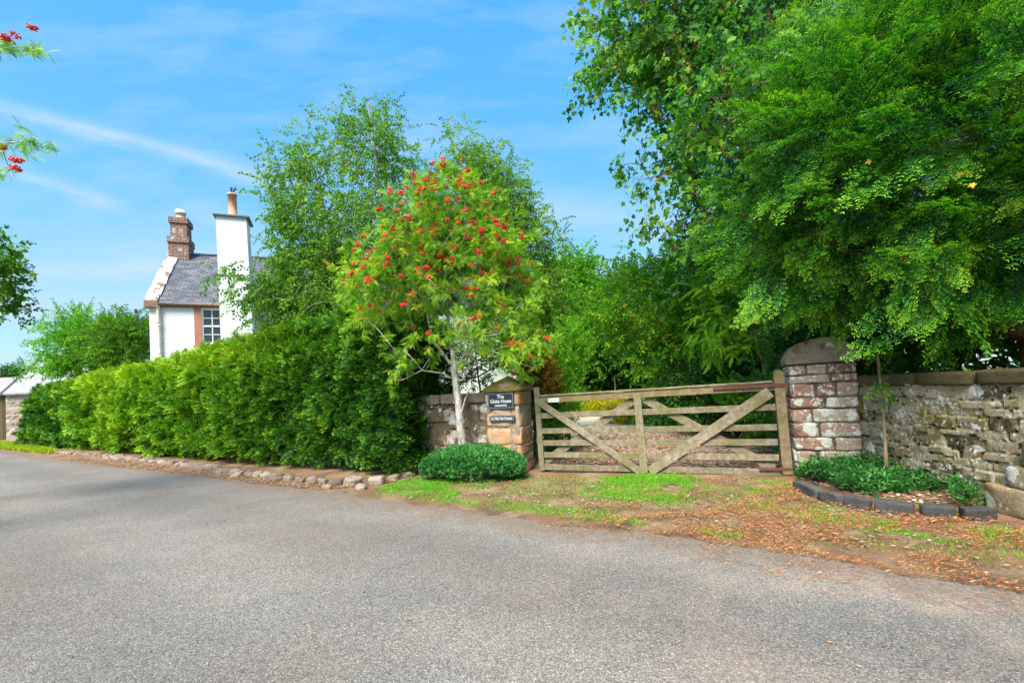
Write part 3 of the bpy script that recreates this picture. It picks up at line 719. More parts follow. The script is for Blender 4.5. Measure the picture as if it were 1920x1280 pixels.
# right gate pillar
RW, RD, RH = .74, .62, 1.45
pr = empty('gate_pillar', (3.62, 5.95, 0), R(-24)); tag(pr, 'tall stone gate pillar with rounded cap and pale lichen, under the yew tree', 'pillar', 'pillars either side of the gate')
mb = MB(); courses(mb, RW, RD, 0, RH, [.12, .11, .115, .13, .125, .10, .125, .075, .09], [(.55,), (.35,), (.6,), (.4,), (.3,), (.5,), (.38, .68), (.62,), (.25, .55)], 9, .020, .006); mb.build('masonry', M_pillarR, pr, True)
mb = MB(); mb.box(.018, RW-.018, .018, RD-.018, 0, RH-.005); mb.build('mortar', M_mortarD, pr)
mb = MB(); n = 26; prof = [(-.02, 0)]
for i in range(n+1):
    th = math.pi*(1-i/n); prof.append((RW/2+(RW/2+.02)*math.copysign(abs(math.cos(th))**.85, math.cos(th)), .025+.29*math.sin(th)**1.05))
prof.append((RW+.02, 0)); V = []; F = []; ny = 14; m = len(prof)
for j in range(ny+1):
    y = -.02+(RD+.04)*j/ny
    for (x, z) in prof: V.append((x, y, RH+.005+z))
V = np.array(V); V += np.stack([vnoise(V+a*5, 8, 31+a) for a in range(3)], 1)*.012
for j in range(ny):
    for i in range(m-1): F.append([j*m+i, (j+1)*m+i, (j+1)*m+i+1, j*m+i+1])
F += [[j*m+m-1, (j+1)*m+m-1, (j+1)*m, j*m] for j in range(ny)]
V2 = np.concatenate([V, [[RW/2, -.02, RH+.05], [RW/2, RD+.02, RH+.05]]])
tr_ = [[len(V), i, i+1] for i in range(m-1)]+[[len(V), m-1, 0]]+[[len(V)+1, ny*m+i+1, ny*m+i] for i in range(m-1)]+[[len(V)+1, ny*m, ny*m+m-1]]
mb.add(V2, [F, tr_], .5); o = mb.build('cap', M_capR, pr, False)

# walls: relief mesh in which each stone is one warped cell
def relief_wall(name, parent, L, H, D, sw, sh, seed, depth, M, res=.028, M2=None, joint=.05, flip=False):
    """front face at y=0 (local), x 0..L, z 0..H; thickness D to the back"""
    r = np.random.default_rng(seed)
    cx = []; z = 0; i = 0
    while z < H+.2:
        x = -.3+r.random()*.3; hh = sh*r.uniform(.65, 1.35)
        while x < L+.4:
            w = sw*r.uniform(.5, 1.7); cx.append((x+w/2, z+hh/2+r.normal(0, .015), w, hh, r.random(), r.normal(0, .5))); x += w
        z += hh; i += 1
    cx = np.array(cx)
    nx, nz = int(L/res), int(H/res); gx, gz = np.meshgrid(np.linspace(0, L, nx+1), np.linspace(0, H, nz+1)); X, Z = gx.ravel(), gz.ravel()
    P = np.column_stack([X, Z, np.full(len(X), seed*1.7)])
    Xw = X+vnoise(P, 5, seed)*.05; Zw = Z+vnoise(P, 6, seed+1)*.035
    d1 = np.full(len(X), 9.); d2 = np.full(len(X), 9.); k1 = np.zeros(len(X), int)
    for k, (a, b, w, h, t, o) in enumerate(cx):
        m = np.abs(X-a) < w*1.6+.2
        d = (((np.abs((Xw[m]-a)/w)**4+np.abs((Zw[m]-b)/h)**4))**.25)
        c1, c2 = d1[m], d2[m]; kk = k1[m]; upd = d < c1
        c2 = np.where(upd, c1, np.minimum(c2, d)); kk = np.where(upd, k, kk); c1 = np.where(upd, d, c1); d1[m], d2[m], k1[m] = c1, c2, kk
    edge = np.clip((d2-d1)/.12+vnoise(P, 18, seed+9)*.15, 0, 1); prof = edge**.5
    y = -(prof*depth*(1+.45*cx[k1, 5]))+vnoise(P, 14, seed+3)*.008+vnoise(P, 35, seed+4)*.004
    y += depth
    tint = np.where(edge > .22, cx[k1, 4], -.25)*np.clip(.55+edge, 0, 1)  # dark joints, with crevice shade also put into the tint at stone rims
    V = np.column_stack([X, y, Z]); a = (np.arange(nz)[:, None]*(nx+1)+np.arange(nx)[None]).ravel()
    F = np.stack([a, a+1, a+nx+2, a+nx+1], 1)
    mb = MB(); mb.add(V, [F], tint); mb.box(0, L, depth+.02, D, 0, H-.004, .3)
    # end closures
    mb.box(0, .02, depth*.5, depth+.018, 0, H-.006, .4); mb.box(L-.02, L, depth*.5, depth+.018, 0, H-.006, .4)
    return mb.build(name, M, parent, False)
# wall left of the pillar
wl_ = empty('garden_wall', (-1.80, 7.96, 0), R(-20.3)); tag(wl_, 'short low stone wall with flat coping between hedge and left gate pillar', 'wall')
relief_wall('masonry', wl_, 1.47, 1.13, .42, .38, .19, 21, .035, M_wallL)
mb = MB(); x = -.02; r_ = random.Random(3)
for w in (.62, .45, .42): stone(mb, (x+w/2, .19, 1.13+.085), (w/2-.004, .235, .083), 12, .008, r_.random()*9, r_.random(), tpl=CT10); x += w
mb.build('coping', M_copL, wl_, True)
# wall running away to the right, towards the viewer
wr = empty('boundary_wall', (4.33, 5.75, 0), R(-90)); tag(wr, 'long mossy rubble stone wall with lichen under the yew tree, right of the gate', 'wall')
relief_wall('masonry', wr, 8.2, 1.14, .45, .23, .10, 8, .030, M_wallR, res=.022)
mb = MB(); x = 0; r_ = random.Random(6)
while x < 8.2:
    w = r_.uniform(.5, .95); stone(mb, (x+w/2, .21, 1.14+.055), (w/2-.004, .25, .07), 9, .014, r_.random()*9, r_.random(), tpl=CT10); x += w
mb.build('coping', M_copR, wr, True)
# the buttress-like foot of larger stones
bt = MB(); r_ = random.Random(12)
for (x, z, w, h, pr_) in [(1.78, .12, .22, .13, .05), (2.15, .13, .20, .14, .07), (1.98, .33, .24, .10, .035), (2.35, .38, .20, .13, .04), (2.55, .12, .22, .14, .06), (2.15, .58, .28, .12, .025), (2.72, .62, .3, .13, .03), (2.95, .2, .28, .18, .05), (3.3, .5, .3, .16, .03)]:
    stone(bt, (x, .05-pr_, z), (w, .10, h), 9, .045, x*7, r_.uniform(.5, 1), tpl=CT10, nscale=4)
M_foot = m_masonry('footing_stone', [(0, (.20, .08, .05)), (.5, (.26, .18, .08)), (1, (.34, .29, .21))], lichen=.95, moss=.2, mosscol=((.12, .09, .01), (.30, .22, .03)), lscale=4)
bt.build('footing', M_foot, wr, True)

# five-barred gate; local x runs from the latch to the hinge, y to the back
GANG = math.atan2(6.081-7.197, 3.516-.383)
gate = empty('field_gate', (.383, 7.197, 0), GANG); tag(gate, 'weathered wooden farm gate with crossed braces closed between the two pillars', 'gate')
def board(name, p0, p1, wd, y0, y1, M=M_wood, t=.5, parent=None, h0=None, h1=None, ends='v'):
    """board from p0 to p1 (x,z centre line) with width wd"""
    (xa, za), (xb, zb) = p0, p1; L = math.hypot(xb-xa, zb-za); ux, uz = (xb-xa)/L, (zb-za)/L; px, pz = -uz, ux
    n = max(2, int(L/.12)); V = []; a0 = (h0 or wd)/2; a1 = (h1 or wd)/2
    sd_ = rng.random()*90
    for i in range(n+1):
        f = i/n; cx, cz = xa+(xb-xa)*f, za+(zb-za)*f; hw = a0+(a1-a0)*f
        for (s_, y) in ((-1, y0), (1, y0), (1, y1), (-1, y1)):
            V.append((cx+px*hw*s_, y, cz+pz*hw*s_))
    V = np.array(V); V += np.stack([vnoise(V+sd_+a*4, 6, 51+a, 2) for a in range(3)], 1)*np.array([.0015, .003, .004])
    F = [[i*4+k, i*4+(k+1) % 4, i*4+4+(k+1) % 4, i*4+4+k] for i in range(n) for k in range(4)]+[[3, 2, 1, 0], [n*4, n*4+1, n*4+2, n*4+3]]
    mb = MB(); mb.add(V, [F], t); return mb.build(name, M, parent or gate, bevel=.004)
c_ = lambda a, b: ((a[0]+b[0])/2, (a[1]+b[1])/2)
rails = [((0.004, 1.174), (0.008, 1.090), (3.250, 1.223), (3.251, 1.130)),
         ((-0.001, 0.927), (0.003, 0.846), (3.252, 0.937), (3.254, 0.866)),
         ((0.003, 0.686), (0.007, 0.607), (3.254, 0.670), (3.256, 0.595)),
         ((0.010, 0.498), (0.015, 0.422), (3.255, 0.474), (3.256, 0.392)),
         ((0.017, 0.313), (0.022, 0.238), (3.255, 0.272), (3.256, 0.187)),
         ((0.015, 0.128), (0.020, 0.046), (3.256, 0.080), (3.257, -0.008))]
for i, (a, b, c, d) in enumerate(rails):
    p0, p1 = c_(a, b), c_(c, d); p0 = (.03, p0[1]); p1 = (3.30, p1[1])
    if i == 0:
        tr = board('top_rail', (.03, p0[1]), (3.30, p1[1]), .10, -.024, .024, M_woodR, .62)
        board('top_capping', (.01, p0[1]+.066), (3.28, p1[1]+.066), .026, -.042, .030, M_wood, .8)
    else: board('rail', p0, p1, .085, -.013, .013, M_wood, [.5, .45, .55, .6, .5][i-1])
# stiles
a = (-0.031, 1.336); b = (-0.026, 0.008)
mb_ = board('latch_stile', (.02, .03), (.0, a[1]), .085, -.032, .032, M_wood, .45)
hs1 = (3.302, 1.349); hs2 = (3.332, 0.000)
board('hinge_stile', (3.385, .01), (3.355, hs1[1]), .118, -.042, .042, M_woodR, .6)
mb = MB(); x = 3.355; z = hs1[1]
mb.hull([(x-.058, -.041, z-.004), (x+.058, -.041, z-.004), (x+.058, .041, z-.004), (x-.058, .041, z-.004)], [(x-.035, -.015, z+.05), (x+.03, -.015, z+.045), (x+.03, .015, z+.045), (x-.035, .015, z+.05)]); mb.build('stile_point', M_woodR, gate)
a = (1.526, 1.163); b = (1.562, 0.003)
board('middle_upright', (b[0], max(.02, b[1])), (a[0], a[1]), .105, -.062, -.0265, M_wood, .75)
# braces: a V in front, an inverted V behind
a, b = (-0.021, 1.143), (1.504, 0.031); board('brace', (a[0]+.03, a[1]-.02), (b[0], b[1]), .10, -.0495, -.0265, M_wood, .72)
a, b = (3.223, 1.097), (1.638, 0.032); board('brace', (b[0]-.0, b[1]), (a[0]+.02, a[1]+.01), .13, -.0495, -.0265, M_wood, .72, h0=.13, h1=.15)
a, b = (1.484, 1.084), (0.016, 0.137); board('brace', (b[0], b[1]), (a[0], a[1]), .115, .027, .052, M_wood, .5)
a, b = (1.621, 1.078), (3.242, 0.079); board('brace', (a[0], a[1]), (b[0], b[1]), .115, .027, .052, M_wood, .5)
# ironwork
zt = rails[0][2][1]-.035
mb = MB(); mb.box(2.55, 3.47, -.052, -.0435, zt-.022, zt+.028); mb.build('hinge_strap', M_rust, gate, bevel=.002)
mb = MB(); mb.tube([(3.45, -.02, zt), (3.56, -.02, zt-.0), (3.66, .01, zt)], .017, 8); mb.build('hinge_pin', M_rust, gate, True)
mb = MB(); mb.box(3.05, 3.52, -.052, -.0435, .07, .105); mb.build('hinge_strap', M_rust, gate, bevel=.002)
a, b = (0.177, 1.150), (0.354, 1.101); mb = MB(); mb.box(a[0], b[0], -.0275, -.0255, b[1]-.010, a[1]+.006); mb.build('name_plate', M_white, gate)

#=====================================================================  HOUSE
ho = empty('country_house', (-13.49, 17.0, 0), R(22)); tag(ho, 'white harled two-storey house with slate roof behind the hedge and birch trees', 'house')
EV = (0.345, 5.276)[1]; RG = 7.95; LEN = 17.
mb = MB(); mb.box(0, 1.66, 0, .4, 0, EV); mb.box(2.34, LEN, 0, .4, 0, EV); mb.box(1.66, 2.34, 0, .4, 0, 3.75); mb.box(1.66, 2.34, 0, .4, EV-.12, EV-.001)
mb.box(0, .4, .401, 6, 0, EV); mb.box(LEN-.4, LEN, .401, 6, 0, EV); mb.box(.401, LEN-.401, 5.6, 6, 0, EV)
mb.hull([(0, .0, EV+.002), (.4, .0, EV+.002), (.4, 6, EV+.002), (0, 6, EV+.002)], [(0, 2.99, RG), (.4, 2.99, RG), (.4, 3.01, RG), (0, 3.01, RG)])
mb.hull([(LEN-.4, .0, EV+.002), (LEN, .0, EV+.002), (LEN, 6, EV+.002), (LEN-.4, 6, EV+.002)], [(LEN-.4, 2.99, RG), (LEN, 2.99, RG), (LEN, 3.01, RG), (LEN-.4, 3.01, RG)])
mb.build('wall', M_harl, ho)
mb = MB(); rs = (RG-EV)/3.0
for sgn in (1, -1):
    yf = lambda y: y if sgn > 0 else 6-y
    V = []
    for x in (.28, LEN-.28):
        for (y, z) in ((-.12, EV-.12*rs+.05), (3., RG+.05), (3., RG+.14), (-.12, EV-.12*rs+.14)): V.append((x, yf(y), z))
    mb.add(V, [[[0, 1, 5, 4], [1, 2, 6, 5], [2, 3, 7, 6], [3, 0, 4, 7], [0, 3, 2, 1], [4, 5, 6, 7]]])
roof = mb.build('roof', M_slate, ho)
mb = MB(); mb.tube([(.7, 3, RG+.14), (LEN-.3, 3, RG+.14)], .07, 8); mb.build('roof_ridge', M_lead, ho, True)
# crow-line skew stones on the left gable
mb = MB(); k = 9
for i in range(k):
    f0, f1 = i/k*.93, (i+1)/k*.93
    for sgn in (1, -1):
        V = []
        for (f, e) in ((f0, 0), (f1, -.012)):
            y = -.10+3.1*f; z = EV-.10*rs+3.1*f*rs
            for (x, dz) in ((-.10, -.02), (.30, -.02), (.30, .23+rng.normal(0, .012)), (-.10, .27+rng.normal(0, .02))): V.append((x+rng.normal(0, .012), y if sgn > 0 else 6-y, z+dz))
        mb.add(V, [[[0, 1, 5, 4], [1, 2, 6, 5], [2, 3, 7, 6], [3, 0, 4, 7], [0, 3, 2, 1], [4, 5, 6, 7]]])
m_, nt_ = mat('limewashed_skew'); P_ = coords(nt_, 'Object'); n_ = noise(nt_, P_, 3.2, 6, .75)
M_skew = finish(m_, nt_, ramp(nt_, n_, [(.42, (.72, .71, .70)), (.50, (.55, .5, .46)), (.56, (.20, .12, .09)), (.7, (.12, .09, .07))]), .9, n_, .02, 1, .1)
mb.build('skew', M_skew, ho)
mb = MB(); mb.box(-.12, .32, -.16, .14, EV-.16, EV+.12); mb.build('skew_stone', M_brownst, ho, bevel=.02)
mb = MB(); mb.box(.33, 2.38, -.10, -.002, EV-.13, EV-.01); mb.box(3.5, LEN-.3, -.10, -.002, EV-.13, EV-.01); mb.build('eaves_course', M_brownst, ho)
mb = MB(); mb.tube([(.33, -.17, EV-.02), (2.38, -.17, EV-.02)], .05, 8); mb.build('gutter', M_brownst, ho, True)
mb = MB(); dx = (0.313, 4.666)[0]; mb.tube([(dx, -.15, EV-.10), (dx, -.09, EV-.3), (dx, -.09, .1)], .055, 10, .6)
for z in (4.45, 3.3, 2.1): mb.tube([(dx, -.09, z), (dx, -.09, z+.09)], .075, 10, .2)
mb.build('downpipe', M_cream, ho, True)
# window
wi = MB(); wi.box(1.66, 1.71, .05, .12, 3.75, EV-.12); wi.box(2.29, 2.34, .05, .12, 3.75, EV-.12); wi.box(1.71, 2.29, .05, .12, EV-.19, EV-.12); wi.box(1.71, 2.29, .05, .12, 3.75, 3.82)
zc = (3.75+EV-.12)/2; wi.box(1.71, 2.29, .04, .115, zc-.03, zc+.03); wi.box(1.985, 2.015, .06, .11, 3.82, zc-.03); wi.box(1.985, 2.015, .06, .11, zc+.03, EV-.19)
for z in (3.82+(zc-3.85)/2, zc+(EV-.19-zc)/2): wi.box(1.71, 1.985, .062, .108, z-.012, z+.012); wi.box(2.015, 2.29, .062, .108, z-.012, z+.012)
w0 = wi.build('window', M_white, ho)
mb = MB(); mb.box(1.70, 2.30, .085, .095, 3.8, EV-.17); mb.build('pane', M_glass, w0)
mb = MB(); mb.box(1.42, 1.655, -.025, .02, 3.70, EV-.135); mb.build('window_surround', M_redsand, ho, bevel=.006)
mb = MB(); mb.box(1.38, 2.38, -.06, .045, 3.62, 3.698); mb.build('window_sill', M_redsand, ho, bevel=.006)
for wx in (6.2, 9.4, 12.6):        # the windows hidden among the branches
    f_ = MB(); f_.box(wx, wx+1, -.03, -.004, 3.4, 5.0); o = f_.build('window', M_white, ho); f_ = MB()
    for (p, q) in ((0, 0), (1, 0), (0, 1), (1, 1)): f_.box(wx+.07+p*.46, wx+.47+p*.46, -.036, -.031, 3.48+q*.76, 4.16+q*.76)
    f_.build('pane', M_glass, o)
# wall-head chimney
cx0, cx1 = (2.417, 7.587)[0], (3.426, 7.664)[0]; cz = (2.951, 8.518)[1]
mb = MB(); mb.hull([(cx0+.05, -.9, 0), (cx1+.16, -.9, 0), (cx1+.16, .0, 0), (cx0+.05, 0, 0)], [(cx0, -.9, cz), (cx1, -.9, cz), (cx1, .0, cz), (cx0, .0, cz)])
ch = mb.build('chimney', M_harl, ho)
mb = MB(); mb.box(cx0-.09, cx1+.12, -1.0, .1, cz+.002, cz+.07); mb.build('chimney_slab', M_lead, ch, bevel=.01)
px_, pz_ = ((2.919, 8.815)[0], (2.942, 9.581)[1])
mb = MB(); mb.tube([(px_, -.5, cz+.07), (px_, -.5, pz_-.08), (px_, -.5, pz_-.08), (px_, -.5, pz_), (px_, -.5, pz_)], [.16, .15, .175, .175, .13], 16); mb.build('chimney_pot', M_terra, ch, True)
mb = MB(); r_ = random.Random(2)
for i in range(22):
    a = r_.random()*6.28; s_ = r_.uniform(.03, .15); mb.tube([(px_, -.5, pz_-.02), (px_+math.cos(a)*s_*.5, -.5+math.sin(a)*s_*.5, pz_+.12), (px_+.04+math.cos(a)*s_, -.5+math.sin(a)*s_, pz_+r_.uniform(.18, .33))], .008, 4)
mb.build('cowl', M_dark, ch)
# gable chimney of brick
bz = 7.35; mb = MB(); mb.box(-.02, .72, 2.55, 3.42, bz, 8.45); mb.box(-.05, .75, 2.5, 3.47, 8.452, 8.72, .2); mb.box(.06, .66, 2.62, 3.36, 8.722, 9.33); mb.box(.0, .72, 2.56, 3.42, 9.332, 9.58)
gc = mb.build('chimney', M_brick, ho, bevel=.01)
mb = MB(); mb.tube([(.36, 3., 9.58), (.36, 3., 9.86), (.36, 3, 9.86), (.36, 3., 9.93), (.36, 3, 9.93), (.36, 3., 10.02), (.36, 3, 10.02)], [.19, .19, .21, .21, .19, .21, .14], 14); mb.build('chimney_pot', M_buff, gc, True)
mb = MB(); mb.box(-.42, -.02, .06, .08, EV-.30, EV-.28); mb.box(-.46, -.38, .03, .11, EV-.34, EV-.2); mb.box(-.42, -.34, .03, .11, EV-.62, EV-.48); mb.tube([(-.38, .07, EV-.28), (-.38, .07, EV-.5)], .008, 5); mb.build('wire_bracket', M_dark, ho)

# outbuildings at the far left
ob = empty('stone_outbuilding', (*(-27.730, 24.881), 0), R(22)); tag(ob, 'low stone outbuilding with a pale grey roof just beyond the left end of the hedge', 'outbuilding')
M_ob = m_masonry('whitish_rubble', [(0, (.30, .22, .18)), (.5, (.45, .38, .32)), (1, (.55, .48, .42))], lichen=.5, moss=.15, lscale=3)
mb = MB(); mb.box(.0, 9, .3, 5.6, 0, 2.6, .5); mb.hull([(0, .0, 2.601), (.3, .0, 2.601), (.3, 5.6, 2.601), (0, 5.6, 2.601)], [(0, 2.79, 4.25), (.3, 2.79, 4.25), (.3, 2.81, 4.25), (0, 2.81, 4.25)], .5); mb.build('gable', M_ob, ob)
relief_wall('wall', ob, 9, 2.6, .29, .5, .2, 33, .05, M_ob, res=.08)
mb = MB()
for s_ in (1, -1):
    V = []
    for x in (-.05, 9.1):
        for (y, z) in ((-.2, 2.52), (2.8, 4.30), (2.8, 4.38), (-.2, 2.60)): V.append((x, y if s_ > 0 else 5.6-y, z))
    mb.add(V, [[[0, 1, 5, 4], [1, 2, 6, 5], [2, 3, 7, 6], [3, 0, 4, 7], [0, 3, 2, 1], [4, 5, 6, 7]]])
M_greyroof = m_simple('pale_grey_roof', (.24, .24, .27), (.44, .43, .47), 3, .7, .02)
mb.build('roof', M_greyroof, ob)
mb = MB()
for s_ in (1, -1):
    V = []
    for x in (-.14, -.052):
        for (y, z) in ((-.24, 2.50), (2.8, 4.34), (2.8, 4.46), (-.24, 2.62)): V.append((x, y if s_ > 0 else 5.6-y, z))
    mb.add(V, [[[0, 1, 5, 4], [1, 2, 6, 5], [2, 3, 7, 6], [3, 0, 4, 7], [0, 3, 2, 1], [4, 5, 6, 7]]])
mb.build('verge_board', M_lead, ob)
mb = MB(); mb.box(1.0, 1.7, 2.4, 3.2, 3.9, 4.75); c2 = mb.build('chimney', M_brick, ob); mb = MB(); mb.tube([(1.35, 2.8, 4.75), (1.35, 2.8, 5.3)], .16, 10); mb.build('chimney_pot', M_terra, c2, True)
sh = empty('timber_shed', (-42.5, 24.5, 0), R(10)); tag(sh, 'dark timber-sided shed with pinkish slate roof at the extreme left edge', 'shed')
M_timber = m_wood('dark_timber', (.06, .045, .03), (.13, .10, .07), (.2, .16, .11))
mb = MB()
for i in range(52): mb.box(i*.25, i*.25+.235, 0, .04, 0, 2.75, rng.random())
mb.box(0, 13, .05, 6, 0, 2.74); mb.build('wall', M_timber, sh)
mb = MB(); V = []
for x in (-.2, 13.2):
    for (y, z) in ((-.3, 2.65), (3, 3.75), (3, 3.87), (-.3, 2.77)): V.append((x, y, z))
mb.add(V, [[[0, 1, 5, 4], [1, 2, 6, 5], [2, 3, 7, 6], [3, 0, 4, 7], [0, 3, 2, 1], [4, 5, 6, 7]]])
mb.add([(x, 6-y, z) for x, y, z in V], [[[0, 1, 5, 4], [1, 2, 6, 5], [2, 3, 7, 6], [3, 0, 4, 7], [0, 3, 2, 1], [4, 5, 6, 7]]])
mb.build('roof', m_simple('pink_grey_slate', (.28, .24, .24), (.42, .37, .37), 3, .7, .02), sh)

#=====================================================================  VEGETATION
G_yew = leafmat('yew_needles', [(0, (.006, .032, .014)), (.25, (.022, .115, .028)), (.45, (.055, .225, .028)), (.70, (.165, .41, .035)), (1, (.38, .58, .05))], .42, .28, .4, .12, .9)
G_hedge = leafmat('hedge_needles', [(0, (.008, .030, .012)), (.28, (.022, .085, .022)), (.5, (.062, .19, .020)), (.72, (.18, .35, .020)), (1, (.42, .50, .03))], .45, .2, .35, .06, .9)
G_syc = leafmat('sycamore_leaf', [(0, (.014, .055, .036)), (.3, (.030, .11, .050)), (.55, (.075, .22, .035)), (.8, (.19, .38, .03)), (1, (.34, .46, .05))], .38, .38, .5, .14, .6)
G_syc_b = leafmat('seed_keys', [(0, (.10, .05, .02)), (.5, (.26, .14, .05)), (1, (.42, .28, .08))], .7, .2, bl=1.)
G_rowan = leafmat('rowan_leaf', [(0, (.035, .10, .022)), (.3, (.12, .27, .04)), (.52, (.30, .48, .06)), (.80, (.52, .62, .09)), (1, (.60, .32, .05))], .45, .42, .35, .18, 1.6)
G_birch = leafmat('birch_leaf', [(0, (.026, .065, .014)), (.4, (.085, .19, .022)), (.7, (.18, .33, .03)), (1, (.38, .48, .05))], .4, .35, .45, .16, .8)
G_yel = leafmat('light_leaf', [(0, (.025, .09, .018)), (.35, (.085, .25, .03)), (.65, (.20, .43, .04)), (1, (.44, .54, .06))], .5, .42, .3, .22, .9)
G_dark = leafmat('dark_leaf', [(0, (.008, .035, .016)), (.4, (.024, .095, .030)), (.7, (.065, .20, .035)), (1, (.17, .36, .04))], .4, .25, .4, .18, .9)
G_rust = leafmat('rust_tinged_leaf', [(0, (.025, .08, .016)), (.4, (.085, .24, .028)), (.68, (.20, .40, .04)), (.88, (.36, .36, .05)), (1, (.42, .20, .06))], .5, .4, .3, .2, .9)
G_russ = leafmat('russet_leaf', [(0, (.08, .06, .015)), (.4, (.25, .13, .02)), (.7, (.42, .18, .03)), (1, (.55, .30, .05))], .55, .3, .3, .3, 3, bl=1.)
G_gold = leafmat('golden_leaf', [(0, (.12, .14, .01)), (.4, (.40, .34, .015)), (1, (.75, .56, .02))], .5, .3, .3, .2, 4, bl=1.)
G_small = leafmat('box_leaf', [(0, (.008, .05, .022)), (.35, (.025, .13, .045)), (.6, (.065, .26, .09)), (1, (.20, .48, .18))], .35, .2, .5, .15, 4)
G_peri = leafmat('periwinkle_leaf', [(0, (.010, .045, .020)), (.4, (.025, .115, .040)), (.7, (.07, .22, .06)), (1, (.22, .42, .20))], .3, .2, .6, .12, 4)
M_berry, nt_ = mat('rowan_berry'); M_berry = finish(M_berry, nt_, ramp(nt_, noise(nt_, wpos(nt_), 6, 3), [(.3, (.62, .018, .014)), (.7, (.82, .055, .02))]), .35, spec=.5)
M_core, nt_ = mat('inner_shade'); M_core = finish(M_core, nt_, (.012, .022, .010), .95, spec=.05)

def generic(n, l, w, length, k=5, **kw): return [sprig(lambda: leaf_quad(l, w), n, length, **kw) for _ in range(k)]
# ---- hedge: a dense skin of flat conifer sprays over a hidden dark core and stems
HS = [yew_sprig(.27, 7, .050, .020, 4, .3, .55) for _ in range(6)]
HF = [yew_sprig(.34, 6, .085, .034, 3, .3, .55) for _ in range(5)]
hd = np.array([-20.2+1.95, 13.1-0.0]); hdir = np.array([-20.2, 13.2]); hdir = hdir/np.linalg.norm(hdir)
H0 = np.array([-1.98, 7.42]); H1 = np.array([-22.0, 20.75]); HL = np.linalg.norm(H1-H0); hdir = (H1-H0)/HL; hn = np.array([hdir[1], -hdir[0]])
if hn[1] > 0: hn = -hn          # towards the lane
hedge = empty('hedge', (H0[0], H0[1], 0)); tag(hedge, 'long clipped conifer hedge along the lane, dark green at both ends and yellow-green between', 'hedge')
def htop(s): return np.interp(s, [0, .6, 1.6, 3, 6, 12, 24], [2.35, 2.72, 2.86, 2.82, 2.66, 2.42, 2.12])
def hpoint(n, s0, s1):
    """points and outward directions over front, top and ends"""
    s_ = rng.uniform(s0, s1, n); u = rng.random(n); top = htop(s_)
    P = np.zeros((n, 3)); D = np.zeros((n, 3)); th = 1.35
    fr = u < .66
    zf = rng.random(n)**.9*(top-.12)+.12
    lean = .10*(zf/top)+.28*np.exp(-((zf/top-1)/.16)**2)
    bulge = -.05-.10*np.exp(-((zf)/.35)**2)
    d_in = np.where(fr, lean-bulge*0+np.where(zf < .3, .15, 0), rng.random(n)*th+.15)
    zz = np.where(fr, zf, top-.10*((d_in-.7)/.7)**2)
    xy = H0[None]+hdir[None]*s_[:, None]-hn[None]*d_in[:, None]
    P[:, :2] = xy; P[:, 2] = zz
    D[:, :2] = np.where(fr[:, None], hn[None], 0); D[:, 2] = np.where(fr, .12+.5*(zf/top)**3, 1)
    D[~fr, :2] += hn*.35
    w = vnoise(P, .9, 71, 3)*.32+vnoise(P, 3.0, 72, 2)*.24
    P[:, :2] += (hn[None]*w[:, None])*np.where(fr, 1, .2)[:, None]; P[:, 2] += np.where(fr, 0, w*.7)
    return P, D, s_, w
VV, PS, TT = [], [], []
off = 0
hoff = np.array([H0[0], H0[1], 0])
for (s0, s1, n, tp, sc) in ((0, 3.6, 4600, HS, (.6, 1.05)), (3.6, 8, 4600, HS, (.7, 1.15)), (8, 15, 3800, HF, (.75, 1.25)), (15, 24.2, 2100, HF, (1.0, 1.6))):
    P, D, s_, w = hpoint(n, s0, s1); inner = rng.random(n)
    P[:, :2] -= hn*(inner[:, None]**2.5)*.28
    D = D/np.linalg.norm(D, axis=1, keepdims=True)*.75+rng.normal(0, .48, D.shape)
    D[:, 2] += .10
    ups = np.array([0, 0, 1.])+.5*np.array([hn[0], hn[1], 0])+rng.normal(0, .3, D.shape)
    # colour along the hedge: each planted conifer has its own green
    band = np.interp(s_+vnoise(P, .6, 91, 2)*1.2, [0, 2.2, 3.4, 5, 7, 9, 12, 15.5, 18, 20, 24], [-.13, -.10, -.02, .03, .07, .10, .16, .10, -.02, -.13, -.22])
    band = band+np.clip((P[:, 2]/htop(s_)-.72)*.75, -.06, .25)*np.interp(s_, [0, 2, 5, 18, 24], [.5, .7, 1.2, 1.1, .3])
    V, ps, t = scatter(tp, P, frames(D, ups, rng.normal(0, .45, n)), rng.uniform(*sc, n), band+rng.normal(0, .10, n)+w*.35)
    VV.append(V); TT.append(t); PS.append([p+off for p in ps]); off += len(V)
# right-hand end face
n = 750; q = rng.random(n)*1.35; z = rng.random(n)*2.5+.1
P = np.column_stack([H0[0]-hn[0]*q-hdir[0]*.05, H0[1]-hn[1]*q-hdir[1]*.05, z]); wv_ = vnoise(P, 1.3, 5, 2)*.2; P[:, :2] -= hdir*wv_[:, None]
D = np.tile([-hdir[0]*.9+hn[0]*.2, -hdir[1]*.9+hn[1]*.2, .1], (n, 1))+rng.normal(0, .4, (n, 3))
V, ps, t = scatter(HS, P, frames(D, np.array([0, 0, 1.])+rng.normal(0, .3, D.shape), rng.normal(0, .4, n)), rng.uniform(.8, 1.2, n), rng.normal(-.15, .06, n))
VV.append(V); TT.append(t); PS.append([p+off for p in ps])
q4 = [x for ps in PS for x in ps if x.shape[1] == 4]; q3 = [x for ps in PS for x in ps if x.shape[1] == 3]
npmesh('foliage', np.concatenate(VV)-hoff, [np.concatenate(q4), np.concatenate(q3)], G_hedge, hedge, np.concatenate(TT))
